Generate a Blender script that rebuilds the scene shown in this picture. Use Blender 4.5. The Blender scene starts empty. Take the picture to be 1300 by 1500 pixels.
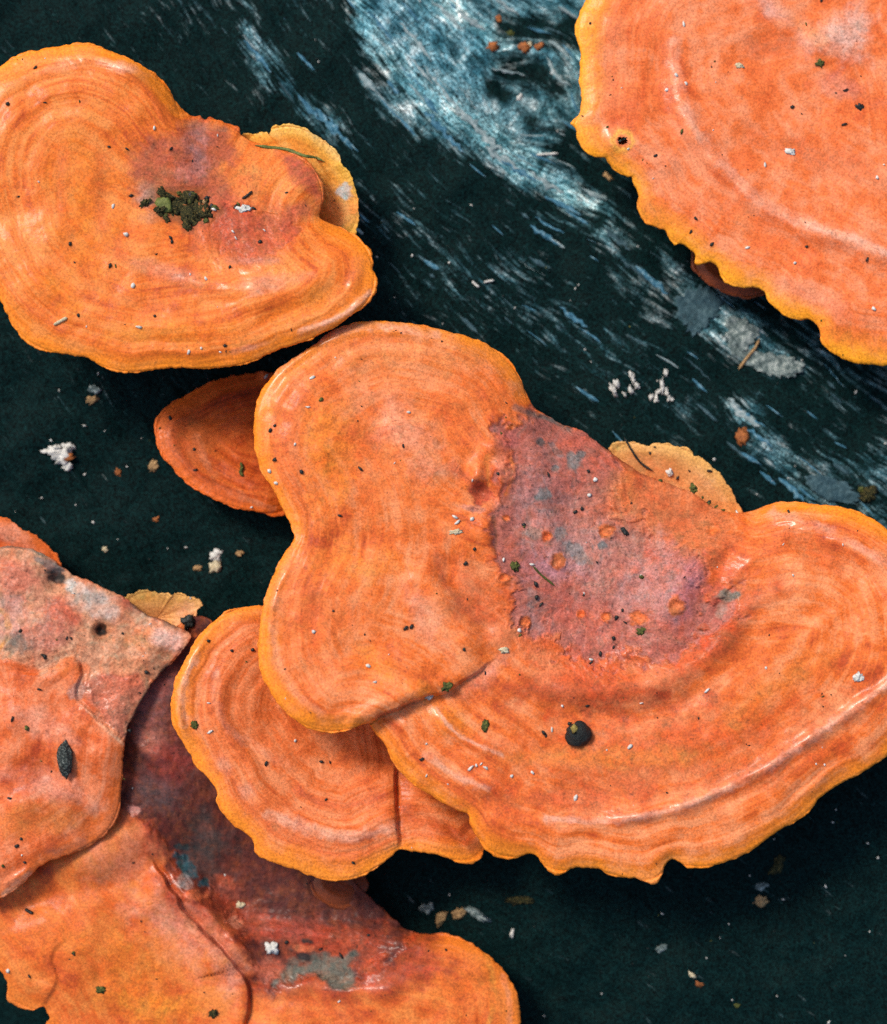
import bpy, math, random
import numpy as np
from mathutils import Vector

# ---------------------------------------------------------------- camera, sky, sun, exposure
# One "px" is 0.1 mm: the picture spans 130 x 150 mm of a fallen, blackened log seen from above.
S = 1e-4
D = 3600.0                      # camera height over the wood, in px
CX, CY = 650.0, 750.0
sc = bpy.context.scene
sc.cycles.use_denoising = False      # keep the fine photographic grain
sc.cycles.max_bounces = 6; sc.cycles.diffuse_bounces = 3; sc.cycles.glossy_bounces = 2
cam_d = bpy.data.cameras.new('camera'); cam = bpy.data.objects.new('camera', cam_d)
sc.collection.objects.link(cam); sc.camera = cam
cam.location = (0, 0, D * S)
cam_d.sensor_fit = 'VERTICAL'; cam_d.sensor_height = 24.0
cam_d.lens = 24.0 * D / 1500.0
cam_d.clip_start = 0.005; cam_d.clip_end = 50.0
cam_d.dof.use_dof = True; cam_d.dof.focus_distance = (D - 145) * S; cam_d.dof.aperture_fstop = 7.5

SUN_EL, SUN_AZ = 50.0, -44.0    # azimuth from image-up (+Y), negative = to the left
world = bpy.data.worlds.new('World'); sc.world = world; world.use_nodes = True
wn = world.node_tree; wn.nodes.clear()
sky = wn.nodes.new('ShaderNodeTexSky'); sky.sky_type = 'NISHITA'; sky.sun_disc = False
sky.sun_elevation = math.radians(SUN_EL); sky.sun_rotation = math.radians(SUN_AZ)
sky.air_density = 1.0; sky.dust_density = 3.0; sky.ozone_density = 1.0
bg = wn.nodes.new('ShaderNodeBackground'); bg.inputs[1].default_value = 0.085
wo = wn.nodes.new('ShaderNodeOutputWorld')
wn.links.new(sky.outputs[0], bg.inputs[0]); wn.links.new(bg.outputs[0], wo.inputs[0])
sun_d = bpy.data.lights.new('sun', 'SUN'); sun_d.energy = 1.5; sun_d.angle = math.radians(14)
sun_d.color = (1.0, 0.92, 0.82)
sun = bpy.data.objects.new('sun', sun_d); sc.collection.objects.link(sun)
el, az = math.radians(SUN_EL), math.radians(SUN_AZ)
sdir = Vector((math.sin(az) * math.cos(el), math.cos(az) * math.cos(el), math.sin(el)))
sun.rotation_euler = sdir.to_track_quat('Z', 'Y').to_euler(); sun.location = sdir * 1.0
vs = sc.view_settings
vs.view_transform = 'Standard'; vs.look = 'None'; vs.gamma = 1.0; vs.exposure = 0.75
vs.use_curve_mapping = False

# ---------------------------------------------------------------- numeric helpers
rng = np.random.default_rng(7); random.seed(7)

def P(u, v, z):
    k = (D - z) / D * S
    return np.stack([(u - CX) * k, -(v - CY) * k, z * S + 0 * u], -1)

def _hash(ix, iy, seed):
    h = (ix.astype(np.int64) * 374761393 + iy.astype(np.int64) * 668265263 + seed * 974711) & 0xFFFFFFFF
    h = ((h ^ (h >> 13)) * 1274126177) & 0xFFFFFFFF
    return ((h ^ (h >> 16)) & 0xFFFF) / 65535.0

def noise(x, y, seed=0):
    x = np.asarray(x, float); y = np.asarray(y, float)
    xi = np.floor(x); yi = np.floor(y); fx = x - xi; fy = y - yi
    def g(dx, dy):
        a = _hash(xi + dx, yi + dy, seed) * 6.28318
        return np.cos(a) * (fx - dx) + np.sin(a) * (fy - dy)
    w = fx * fx * fx * (fx * (fx * 6 - 15) + 10); q = fy * fy * fy * (fy * (fy * 6 - 15) + 10)
    a = g(0, 0); b = g(1, 0); c = g(0, 1); d = g(1, 1)
    return ((a + (b - a) * w) + ((c + (d - c) * w) - (a + (b - a) * w)) * q) * 1.5

def fbm(x, y, seed=0, oct=4, gain=0.5):
    r = 0; a = 1.0
    for k in range(oct):
        r = r + a * noise(x * 2 ** k + 17.3 * k, y * 2 ** k - 9.1 * k, seed + k); a *= gain
    return r

def sstep(x, a=0.0, b=1.0):
    x = np.clip((x - a) / (b - a), 0, 1); return x * x * (3 - 2 * x)

def segdist(u, v, pts, closed=True, skip=None):
    """distance to a polyline; also index, param and side"""
    pts = np.asarray(pts, np.float32); n = len(pts); m = n if closed else n - 1
    u = np.asarray(u, np.float32); v = np.asarray(v, np.float32)
    best = np.full(u.shape, 1e12, np.float32); bi = np.zeros(u.shape, np.int32); bt = np.zeros(u.shape, np.float32); bs = np.ones(u.shape, np.float32)
    for i in range(m):
        if skip is not None and (skip[i] or skip[(i + 1) % n]): continue
        a = pts[i]; e = pts[(i + 1) % n] - a; L2 = max(float(e @ e), 1e-9)
        px = u - a[0]; py = v - a[1]
        t = np.clip((px * e[0] + py * e[1]) * np.float32(1 / L2), 0, 1)
        d = (px - t * e[0]) ** 2 + (py - t * e[1]) ** 2
        k = d < best
        best = np.where(k, d, best); bi = np.where(k, i, bi)
        if not closed:
            bt = np.where(k, t, bt); bs = np.where(k, np.sign(e[0] * py - e[1] * px), bs)
    return np.sqrt(best).astype(float), bi, bt, bs

def box(u, v, pts, pad):
    pts = np.asarray(pts, float)
    return np.nonzero((u > pts[:, 0].min() - pad) & (u < pts[:, 0].max() + pad) & (v > pts[:, 1].min() - pad) & (v < pts[:, 1].max() + pad))[0]

def inside(u, v, pts):
    pts = np.asarray(pts, float); n = len(pts); r = np.zeros(u.shape, bool)
    for i in range(n):
        x1, y1 = pts[i]; x2, y2 = pts[(i + 1) % n]
        if y1 == y2: continue
        c = ((y1 > v) != (y2 > v)) & (u < (x2 - x1) * (v - y1) / (y2 - y1) + x1)
        r ^= c
    return r

def sdist(u, v, pts):
    d = segdist(u, v, pts)[0]
    return np.where(inside(u, v, pts), d, -d)

def catmull(pts, n, closed=True):
    pts = np.asarray(pts, float)
    m = len(pts); out = []
    for i in range(m if closed else m - 1):
        if closed: p0, p1, p2, p3 = pts[i - 1], pts[i], pts[(i + 1) % m], pts[(i + 2) % m]
        else: p0, p1, p2, p3 = pts[max(i - 1, 0)], pts[i], pts[i + 1], pts[min(i + 2, m - 1)]
        for t in np.linspace(0, 1, 10, endpoint=False):
            out.append(0.5 * ((2 * p1) + (p2 - p0) * t + (2 * p0 - 5 * p1 + 4 * p2 - p3) * t * t + (3 * p1 - p0 - 3 * p2 + p3) * t ** 3))
    if not closed: out.append(pts[-1])
    out = np.array(out)
    q = np.vstack([out, out[:1]]) if closed else out
    s = np.concatenate([[0], np.cumsum(np.linalg.norm(np.diff(q, axis=0), axis=1))])
    w = np.linspace(0, s[-1], n, endpoint=not closed)
    return np.stack([np.interp(w, s, q[:, 0]), np.interp(w, s, q[:, 1])], -1), s[-1]

def csmooth(a, sig):
    """circular gaussian along axis 0 (sig in samples)"""
    n = len(a); f = np.fft.fftfreq(n); k = np.exp(-2 * (np.pi * f * sig) ** 2)
    if a.ndim == 2: k = k[:, None]
    return np.real(np.fft.ifft(np.fft.fft(a, axis=0) * k, axis=0))

# ---------------------------------------------------------------- mesh helpers
def link(o, parent=None):
    sc.collection.objects.link(o)
    if parent: o.parent = parent
    return o

def tag(o, label=None, cat=None, group=None, kind=None):
    for k, val in (('label', label), ('category', cat), ('group', group), ('kind', kind)):
        if val: o[k] = val
    return o

def empty(name, loc):
    o = bpy.data.objects.new(name, None); o.location = loc; o.empty_display_size = 0.005
    return link(o)

def mesh_obj(name, co, quads, mat, parent=None, attrs=None, normals=None, origin=None, tris=None, smooth=True):
    me = bpy.data.meshes.new(name)
    co = np.asarray(co, np.float64)
    if origin is not None: co = co - np.asarray(origin)
    parts = []
    if quads is not None and len(quads): parts.append((np.asarray(quads), 4))
    if tris is not None and len(tris): parts.append((np.asarray(tris), 3))
    nl = sum(len(f) * k for f, k in parts); nf = sum(len(f) for f, k in parts)
    me.vertices.add(len(co)); me.vertices.foreach_set('co', co.astype(np.float32).ravel())
    me.loops.add(nl); me.loops.foreach_set('vertex_index', np.concatenate([f.ravel() for f, k in parts]).astype(np.int32))
    me.polygons.add(nf)
    tot = np.concatenate([np.full(len(f), k) for f, k in parts])
    me.polygons.foreach_set('loop_start', (np.cumsum(tot) - tot).astype(np.int32))
    me.update(calc_edges=True)
    if smooth: me.polygons.foreach_set('use_smooth', np.ones(nf, bool))
    for k, a in (attrs or {}).items():
        a = np.asarray(a, np.float32)
        if a.ndim == 1: at = me.attributes.new(k, 'FLOAT', 'POINT'); at.data.foreach_set('value', a)
        elif a.shape[1] == 3: at = me.attributes.new(k, 'FLOAT_VECTOR', 'POINT'); at.data.foreach_set('vector', a.ravel())
        else: at = me.attributes.new(k, 'FLOAT_COLOR', 'POINT'); at.data.foreach_set('color', a.ravel())
    if normals is not None: me.normals_split_custom_set_from_vertices(normals.astype(np.float32))
    me.materials.append(mat); me.validate()
    o = bpy.data.objects.new(name, me)
    return link(o, parent)

def grid_quads(nr, nc, wrap):
    r = np.arange(nr - 1)[:, None]; c = np.arange(nc if wrap else nc - 1)[None, :]
    c2 = (c + 1) % nc
    return np.stack([r * nc + c, (r + 1) * nc + c, (r + 1) * nc + c2, r * nc + c2], -1).reshape(-1, 4)

# ---------------------------------------------------------------- materials
class NT:
    def __init__(s, name):
        s.m = bpy.data.materials.new(name); s.m.use_nodes = True; s.t = s.m.node_tree; s.t.nodes.clear()
        s.out = s.n('ShaderNodeOutputMaterial'); s.b = s.n('ShaderNodeBsdfPrincipled'); s.l(s.b.outputs[0], s.out.inputs[0])
    def n(s, t, **k):
        x = s.t.nodes.new(t)
        for a, b in k.items(): setattr(x, a, b)
        return x
    def l(s, a, b): s.t.links.new(a, b)
    def attr(s, name): return s.n('ShaderNodeAttribute', attribute_name=name)
    def val(s, x, sock):
        if hasattr(x, 'is_output'): s.l(x, sock)
        else: sock.default_value = x
    def math(s, op, a, b=0.0, c=0.0, clamp=False):
        x = s.n('ShaderNodeMath', operation=op, use_clamp=clamp)
        for i, q in enumerate((a, b, c)): s.val(q, x.inputs[i])
        return x.outputs[0]
    def vmul(s, vec, xyz):
        x = s.n('ShaderNodeVectorMath', operation='MULTIPLY'); s.l(vec, x.inputs[0]); x.inputs[1].default_value = xyz
        return x.outputs[0]
    def noise(s, vec, scale, detail=3.0, rough=0.5, dist=0.0):
        x = s.n('ShaderNodeTexNoise'); s.l(vec, x.inputs['Vector']); x.inputs['Scale'].default_value = scale
        x.inputs['Detail'].default_value = detail; x.inputs['Roughness'].default_value = rough; x.inputs['Distortion'].default_value = dist
        return x.outputs[0]
    def ramp(s, f, stops):
        x = s.n('ShaderNodeValToRGB'); s.l(f, x.inputs[0]); e = x.color_ramp.elements
        while len(e) < len(stops): e.new(0.5)
        for el_, (p, c) in zip(e, stops):
            el_.position = p; el_.color = (*c, 1) if len(c) == 3 else c
        return x.outputs[0]
    def mix(s, f, a, b, mode='MIX'):
        x = s.n('ShaderNodeMix', data_type='RGBA', blend_type=mode)
        s.val(f, x.inputs[0])
        for q, i in ((a, 6), (b, 7)):
            if hasattr(q, 'is_output'): s.l(q, x.inputs[i])
            else: x.inputs[i].default_value = (*q, 1)
        return x.outputs[2]
    def rng(s, v, a, b, c=0.0, d=1.0):
        x = s.n('ShaderNodeMapRange'); s.val(v, x.inputs[0])
        for i, q in enumerate((a, b, c, d)): x.inputs[i + 1].default_value = q
        return x.outputs[0]
    def bump(s, h, strength, dist, prev=None):
        x = s.n('ShaderNodeBump'); x.inputs['Strength'].default_value = strength; x.inputs['Distance'].default_value = dist
        s.l(h, x.inputs['Height'])
        if prev: s.l(prev, x.inputs['Normal'])
        return x.outputs[0]

GRAIN = (0.70, 1.30)
def fungus_material(name, deep, mid, pale, rim, rough=0.55, rimw=13.0, zw=0.26):
    t = NT(name)
    pc = t.attr('pc').outputs['Vector']; zone = t.attr('zone').outputs['Vector']; paint = t.attr('paint')
    sep = t.n('ShaderNodeSeparateXYZ'); t.l(zone, sep.inputs[0])
    n1 = t.noise(pc, 0.85, 4, 0.6, 0.6)
    n2 = t.noise(pc, 3.2, 5, 0.62, 0.4)
    nz = t.noise(t.vmul(zone, (0.35, 5.5, 0)), 1.0, 4, 0.6, 0.25)
    nz2 = t.noise(t.vmul(zone, (0.5, 17.0, 0)), 1.0, 3, 0.6, 0.15)
    nf = t.noise(t.vmul(zone, (9.0, 0.9, 0)), 1.0, 4, 0.6)
    f = t.math('ADD', t.math('MULTIPLY', n1, 0.68 - zw), t.math('MULTIPLY', nz, zw))
    f = t.math('ADD', f, t.math('MULTIPLY', n2, 0.32))
    f = t.math('ADD', f, t.math('MULTIPLY', t.math('SUBTRACT', nf, 0.5), 0.07))
    zf = t.rng(t.math('MULTIPLY', sep.outputs[1], 100.0), 20.0, 190.0, 1.0, 0.15)
    f = t.math('ADD', f, t.math('MULTIPLY', t.math('MULTIPLY', t.math('SUBTRACT', nz2, 0.5), zf), zw * 0.75))
    base = t.ramp(f, [(0.385, deep), (0.475, mid), (0.575, pale)])
    # yellow growing rim: irregular width
    dn = t.math('ADD', t.math('MULTIPLY', sep.outputs[1], 100.0), t.math('ADD', t.math('MULTIPLY', t.math('SUBTRACT', n2, 0.5), 30.0), t.math('MULTIPLY', t.math('SUBTRACT', n1, 0.5), 28.0)))
    rimf = t.math('MULTIPLY', t.rng(dn, rimw * 0.1, rimw * 1.9, 0.85, 0.0), t.attr('marg').outputs['Fac'])
    base = t.mix(rimf, base, rim)
    # painted patches: crusts, stains, old scars, also ridge highlights and fold shade
    brk = t.noise(pc, 7.0, 6, 0.7)
    pa = t.math('ADD', paint.outputs['Alpha'], t.math('MULTIPLY', t.math('SUBTRACT', brk, 0.5), t.math('MULTIPLY', paint.outputs['Alpha'], 0.9)), clamp=True)
    pcol = t.mix(1.0, paint.outputs['Color'], t.ramp(t.noise(pc, 9.0, 5, 0.7), [(0.3, (0.62, 0.60, 0.60)), (0.5, (1, 1, 1)), (0.72, (1.35, 1.32, 1.35))]), 'MULTIPLY')
    pcol = t.mix(t.rng(t.noise(pc, 2.6, 5, 0.65, 0.8), 0.48, 0.62, 0.0, 0.5), pcol, t.mix(1.0, pcol, (1.25, 0.70, 0.42), 'MULTIPLY'))
    pcol = t.mix(t.rng(t.noise(pc, 4.3, 5, 0.7, 0.8), 0.50, 0.64, 0.0, 0.7), pcol, t.mix(1.0, pcol, (0.62, 0.98, 1.05), 'MULTIPLY'))
    pcol = t.mix(t.rng(t.noise(pc, 15.0, 4, 0.75), 0.56, 0.66, 0.0, 0.75), pcol, t.mix(1.0, pcol, (0.22, 0.25, 0.27), 'MULTIPLY'))
    base = t.mix(pa, base, pcol)
    # fine velvety grain
    gr = t.math('ADD', t.math('MULTIPLY', t.noise(pc, 33.0, 2, 0.75), 0.8), t.math('MULTIPLY', t.noise(pc, 14.0, 3, 0.7), 0.2))
    g = t.rng(gr, 0.36, 0.64, GRAIN[0], GRAIN[1])
    base = t.mix(1.0, base, g, 'MULTIPLY')
    t.l(base, t.b.inputs['Base Color'])
    rg = t.math('ADD', t.rng(n2, 0.3, 0.7, rough - 0.07, rough + 0.12), t.math('MULTIPLY', pa, 0.10))
    t.l(rg, t.b.inputs['Roughness'])
    t.b.inputs['Specular IOR Level'].default_value = 0.28
    t.b.inputs['Coat Weight'].default_value = 0.42; t.b.inputs['Coat Roughness'].default_value = 0.21; t.b.inputs['Coat IOR'].default_value = 1.5
    b1 = t.bump(t.noise(pc, 7.0, 4, 0.55), 0.10, 0.0006)
    b2 = t.bump(nf, 0.06, 0.0004, b1)
    b3 = t.bump(t.noise(pc, 38.0, 2, 0.6), 0.14, 0.00012, b2)
    t.l(b3, t.b.inputs['Normal']); t.l(b3, t.b.inputs['Coat Normal'])
    t.l(t.math('MULTIPLY', t.rng(t.attr('gloss').outputs['Fac'], 0.0, 1.0, 0.15, 1.0), t.rng(pa, 0.0, 0.9, 1.0, 0.5)), t.b.inputs['Coat Weight'])
    return t.m

ORANGE = dict(deep=(0.48, 0.066, 0.009), mid=(0.77, 0.155, 0.021), pale=(0.84, 0.28, 0.105), rim=(0.95, 0.28, 0.012), zw=0.34)
M_A = fungus_material('cap_skin_amber', deep=(0.52, 0.075, 0.008), mid=(0.77, 0.160, 0.014), pale=(0.82, 0.25, 0.05), rim=(0.95, 0.27, 0.010), zw=0.42)
M_B = fungus_material('cap_skin_coral', deep=(0.62, 0.095, 0.014), mid=(0.80, 0.165, 0.034), pale=(0.85, 0.27, 0.115), rim=(0.97, 0.39, 0.010), rimw=19)
M_C = fungus_material('cap_skin_orange', **ORANGE)
M_E = fungus_material('cap_skin_apricot', deep=(0.50, 0.080, 0.015), mid=(0.73, 0.155, 0.032), pale=(0.80, 0.25, 0.09), rim=(0.95, 0.28, 0.014), zw=0.4)
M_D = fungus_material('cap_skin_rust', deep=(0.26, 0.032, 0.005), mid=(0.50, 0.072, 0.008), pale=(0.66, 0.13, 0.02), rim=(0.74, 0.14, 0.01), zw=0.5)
M_DIM = fungus_material('cap_skin_shaded', deep=(0.08, 0.014, 0.005), mid=(0.16, 0.030, 0.008), pale=(0.24, 0.05, 0.015), rim=(0.26, 0.055, 0.012))  # rust skin with the shadow under larger caps mixed into its colour
M_F = fungus_material('cap_skin_weathered', deep=(0.42, 0.054, 0.010), mid=(0.67, 0.125, 0.024), pale=(0.78, 0.245, 0.105), rim=(0.78, 0.16, 0.02))
M_G = fungus_material('cap_skin_ochre', deep=(0.40, 0.050, 0.008), mid=(0.66, 0.122, 0.015), pale=(0.76, 0.215, 0.04), rim=(0.78, 0.20, 0.015))
M_TAN = fungus_material('cap_skin_tan', deep=(0.62, 0.24, 0.07), mid=(0.74, 0.33, 0.11), pale=(0.78, 0.42, 0.18), rim=(0.76, 0.40, 0.10), rough=0.62)
M_YEL = fungus_material('cap_skin_yellow', deep=(0.66, 0.22, 0.035), mid=(0.78, 0.34, 0.05), pale=(0.80, 0.46, 0.12), rim=(0.78, 0.44, 0.06), rough=0.6)

def pore_material():
    t = NT('pore_skin'); pc = t.attr('pc').outputs['Vector']
    vo = t.n('ShaderNodeTexVoronoi'); t.l(pc, vo.inputs['Vector']); vo.inputs['Scale'].default_value = 28
    c = t.ramp(vo.outputs['Distance'], [(0.0, (0.22, 0.03, 0.008)), (0.45, (0.62, 0.13, 0.025))])
    t.l(c, t.b.inputs['Base Color']); t.b.inputs['Roughness'].default_value = 0.75
    t.l(t.bump(vo.outputs['Distance'], 0.5, 0.0003), t.b.inputs['Normal'])
    return t.m
M_PORE = pore_material()

# ---------------------------------------------------------------- the log
KNOT = (775.0, 128.0, 62.0)
def slope_int(u):      # integral of the grain slope over u
    return 0.74 * u + 0.62 * (-80.0) * np.log1p(np.exp(np.clip((560 - u) / 80.0, -40, 40)))
def psi_fn(u, v):
    p = (v - slope_int(u)) * 0.8
    pk = (KNOT[1] - slope_int(np.array(KNOT[0]))) * 0.8
    r2 = (u - KNOT[0]) ** 2 + (v - KNOT[1]) ** 2; a2 = KNOT[2] ** 2
    k = 1 - 0.72 * a2 / np.maximum(r2, a2) * np.exp(-np.maximum(r2 - a2, 0) / 220 ** 2)
    rings = np.where(r2 < a2, (KNOT[2] - np.sqrt(r2)) * 0.05, 0)
    wob = 9 * noise(u / 120, v / 120, 91) + 4 * noise(u / 45, v / 45, 92)
    return pk + (p - pk) * k + rings + wob
def phi_fn(u, v): return 0.78 * u + 0.62 * v
def log_z(u, v):
    c = (u - 650) * 0.62 - (v - 750) * 0.78
    z = -c * c / (2 * 3400.0)
    ps = psi_fn(u, v); ph = phi_fn(u, v)
    z = z + 2.6 * fbm(ps / 26, ph / 190, 11, 3) + 1.1 * noise(ps / 7, ph / 90, 12)
    z = z + 10 * fbm(u / 150, v / 150, 13, 3)
    r = np.sqrt((u - KNOT[0]) ** 2 + (v - KNOT[1]) ** 2)
    ra = r + 12 * fbm(u / 40, v / 40, 15, 3)
    z = z + 4 * np.exp(-((ra - KNOT[2]) / 22) ** 2) - 5 * sstep(ra, KNOT[2], KNOT[2] - 40) + 2.5 * np.exp(-(ra / 60) ** 2) * fbm(u / 14, v / 14, 16, 3)
    low = sstep(v - 0.75 * u, 0, 500)      # flaky, lumpier charred bark on the lower side
    z = z + low * (1.6 * fbm(u / 34, v / 26, 14, 3))
    return z

PALE = [  # (polygon, density, softness)
    ([(500, -40), (870, -40), (860, 215), (835, 175), (800, 225), (835, 265), (890, 300), (830, 308), (760, 268), (690, 222), (640, 185), (585, 140), (540, 75)], 1.0, 26),
    ([(330, 20), (372, 40), (420, 95), (470, 140), (530, 225), (505, 222), (450, 175), (395, 120), (350, 70)], 0.52, 22),
    ([(500, 95), (560, 110), (640, 170), (700, 225), (720, 245), (660, 230), (600, 185), (540, 145)], 0.60, 16),
    ([(820, 285), (900, 310), (960, 400), (985, 480), (950, 470), (900, 400), (850, 345), (770, 330)], 0.42, 40),
    ([(960, 360), (1040, 420), (1110, 455), (1180, 535), (1150, 555), (1080, 535), (1000, 480)], 0.62, 24),
    ([(1050, 580), (1110, 590), (1200, 690), (1300, 730), (1320, 790), (1180, 740), (1110, 680)], 0.55, 26),
    ([(540, 250), (700, 330), (900, 450), (1060, 600), (1000, 640), (800, 520), (660, 470), (560, 380)], 0.27, 90),
    ([(1160, 640), (1400, 660), (1500, 900), (1260, 780)], 0.45, 60),
    ([(860, -400), (1900, -400), (1900, 700), (1250, 620), (1000, 380), (860, 200)], 0.36, 90),
    ([(-300, -500), (900, -500), (860, -30), (500, -30), (300, -10), (-100, -200)], 0.5, 80),
]
def density(u, v):
    w = 14 * fbm(u / 70, v / 70, 31, 3)
    d = np.zeros_like(u)
    for poly, a, soft in PALE:
        near = (u > min(p[0] for p in poly) - 200) & (u < max(p[0] for p in poly) + 200) & (v > min(p[1] for p in poly) - 200) & (v < max(p[1] for p in poly) + 200)
        s = np.zeros_like(u)
        s[near] = a * sstep(sdist(u[near], v[near], poly) + w[near], -soft, soft)
        d = np.maximum(d, s)
    r = np.sqrt(((u - KNOT[0]) / 1.05) ** 2 + (v - KNOT[1]) ** 2)
    d = d * (1 - 0.62 * sstep(r + 16 * fbm(u / 45, v / 45, 33, 3), 78, 40))                      # the dark heart of the knot
    d = d * (1 - 0.8 * sstep(sdist(u, v, [(730, 20), (800, 10), (850, 25), (850, 75), (800, 85), (750, 62), (715, 50)]) + w, -12, 14))
    return np.clip(d + 0.10 + 0.09 * sstep(800 - v, 0, 300), 0, 1)

def wood_bright(u, v):       # where the weathered fibres have bleached whitest
    b = np.zeros_like(u)
    for pts, w in (([(505, -20), (545, 60), (600, 125), (660, 170), (715, 205), (770, 250), (840, 290), (890, 325)], 30), ([(640, 0), (690, 30), (740, 62)], 16), ([(800, 60), (850, 75)], 14), ([(730, 105), (790, 100), (840, 120)], 12), ([(1065, 590), (1100, 612)], 14)):
        j = box(u, v, pts, 2.5 * w)
        d = segdist(u[j], v[j], catmull(pts, 24, False)[0], False)[0] + 14 * fbm(u[j] / 50, v[j] / 50, 37, 3)
        b[j] = np.maximum(b[j], sstep(d, w * 1.3, w * 0.2))
    return b

def log_material():
    t = NT('charred_wood'); fl = t.attr('flow').outputs['Vector']; pc = t.attr('pc').outputs['Vector']
    dens = t.attr('dens').outputs['Fac']
    a = t.noise(t.vmul(fl, (1.5, 10.0, 0)), 1.0, 6, 0.62, 0.15)
    b = t.noise(t.vmul(fl, (3.6, 21.0, 0)), 1.0, 4, 0.6, 0.1)
    blot = t.noise(pc, 2.2, 5, 0.65, 0.5)
    s = t.math('ADD', t.math('MULTIPLY', a, 0.60), t.math('ADD', t.math('MULTIPLY', b, 0.18), t.math('MULTIPLY', blot, 0.22)))
    thr = t.rng(dens, 0.0, 1.0, 0.675, 0.41)
    m = t.math('SUBTRACT', s, thr)
    m = t.rng(m, -0.05, 0.13, 0.0, 1.0)
    m = t.math('MULTIPLY', m, t.rng(dens, 0.0, 0.7, 0.40, 1.0))
    fib = t.ramp(t.math('ADD', t.math('MULTIPLY', b, 0.42), t.math('MULTIPLY', blot, 0.58)),
                 [(0.34, (0.008, 0.036, 0.046)), (0.45, (0.04, 0.13, 0.16)), (0.54, (0.15, 0.29, 0.32)), (0.64, (0.55, 0.62, 0.60))])
    fib = t.mix(t.rng(t.noise(pc, 1.3, 3), 0.42, 0.62, 0.0, 0.6), fib, t.mix(1.0, fib, (0.72, 1.0, 1.12), 'MULTIPLY'))
    fib = t.mix(t.attr('bright').outputs['Fac'], fib, t.mix(1.0, fib, (1.9, 1.7, 1.6), 'MULTIPLY'))
    dark = t.ramp(t.noise(pc, 12, 6, 0.7), [(0.3, (0.0008, 0.0064, 0.0066)), (0.6, (0.0017, 0.0130, 0.0130)), (0.8, (0.0060, 0.019, 0.018))])
    col = t.mix(m, dark, fib)
    g = t.rng(t.noise(pc, 30, 2, 0.75), 0.34, 0.66, 0.1, 2.1)
    col = t.mix(1.0, col, g, 'MULTIPLY')
    t.l(col, t.b.inputs['Base Color']); t.b.inputs['Roughness'].default_value = 0.72
    t.b.inputs['Specular IOR Level'].default_value = 0.07
    b1 = t.bump(a, 0.2, 0.0012); b2 = t.bump(b, 0.3, 0.0004, b1); b3 = t.bump(t.noise(pc, 22, 5, 0.7), 0.3, 0.0003, b2)
    t.l(b3, t.b.inputs['Normal'])
    return t.m
M_LOG = log_material()

def build_log():
    def axis(lo, a, b, hi, step, nout):
        l = a - (a - lo) * np.linspace(1, 0, nout, endpoint=False) ** 1.5
        r = b + (hi - b) * np.linspace(0, 1, nout + 1)[1:] ** 1.5
        return np.concatenate([l, np.arange(a, b + 0.1, step), r])
    us = axis(-2600, -60, 1360, 3900, 3.0, 60); vs_ = axis(-2600, -60, 1560, 4100, 3.0, 60)
    V, U = np.meshgrid(vs_, us, indexing='ij')
    U = U.ravel(); V = V.ravel()
    Z = log_z(U, V)
    co = P(U, V, Z * 0 + 0) ; co[:, 2] = Z * S
    co[:, 0] = (U - CX) * S * (D - Z) / D; co[:, 1] = -(V - CY) * S * (D - Z) / D
    flow = np.stack([phi_fn(U, V) / 100, psi_fn(U, V) / 100, 0 * U], -1)
    o = mesh_obj('fallen_log', co, grid_quads(len(vs_), len(us), False)[:, ::1], M_LOG,
                 attrs=dict(pc=np.stack([U, V, Z], -1) / 100, flow=flow, dens=density(U, V), bright=wood_bright(U, V)))
    tag(o, 'blackened fallen log with pale blue-grey streaked grain and a knot', 'log', kind='structure')
    return o
LOG = build_log()

# ---------------------------------------------------------------- bracket caps
CAPS = []      # (U, V, Z) of every cap top for resting debris on it

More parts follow.
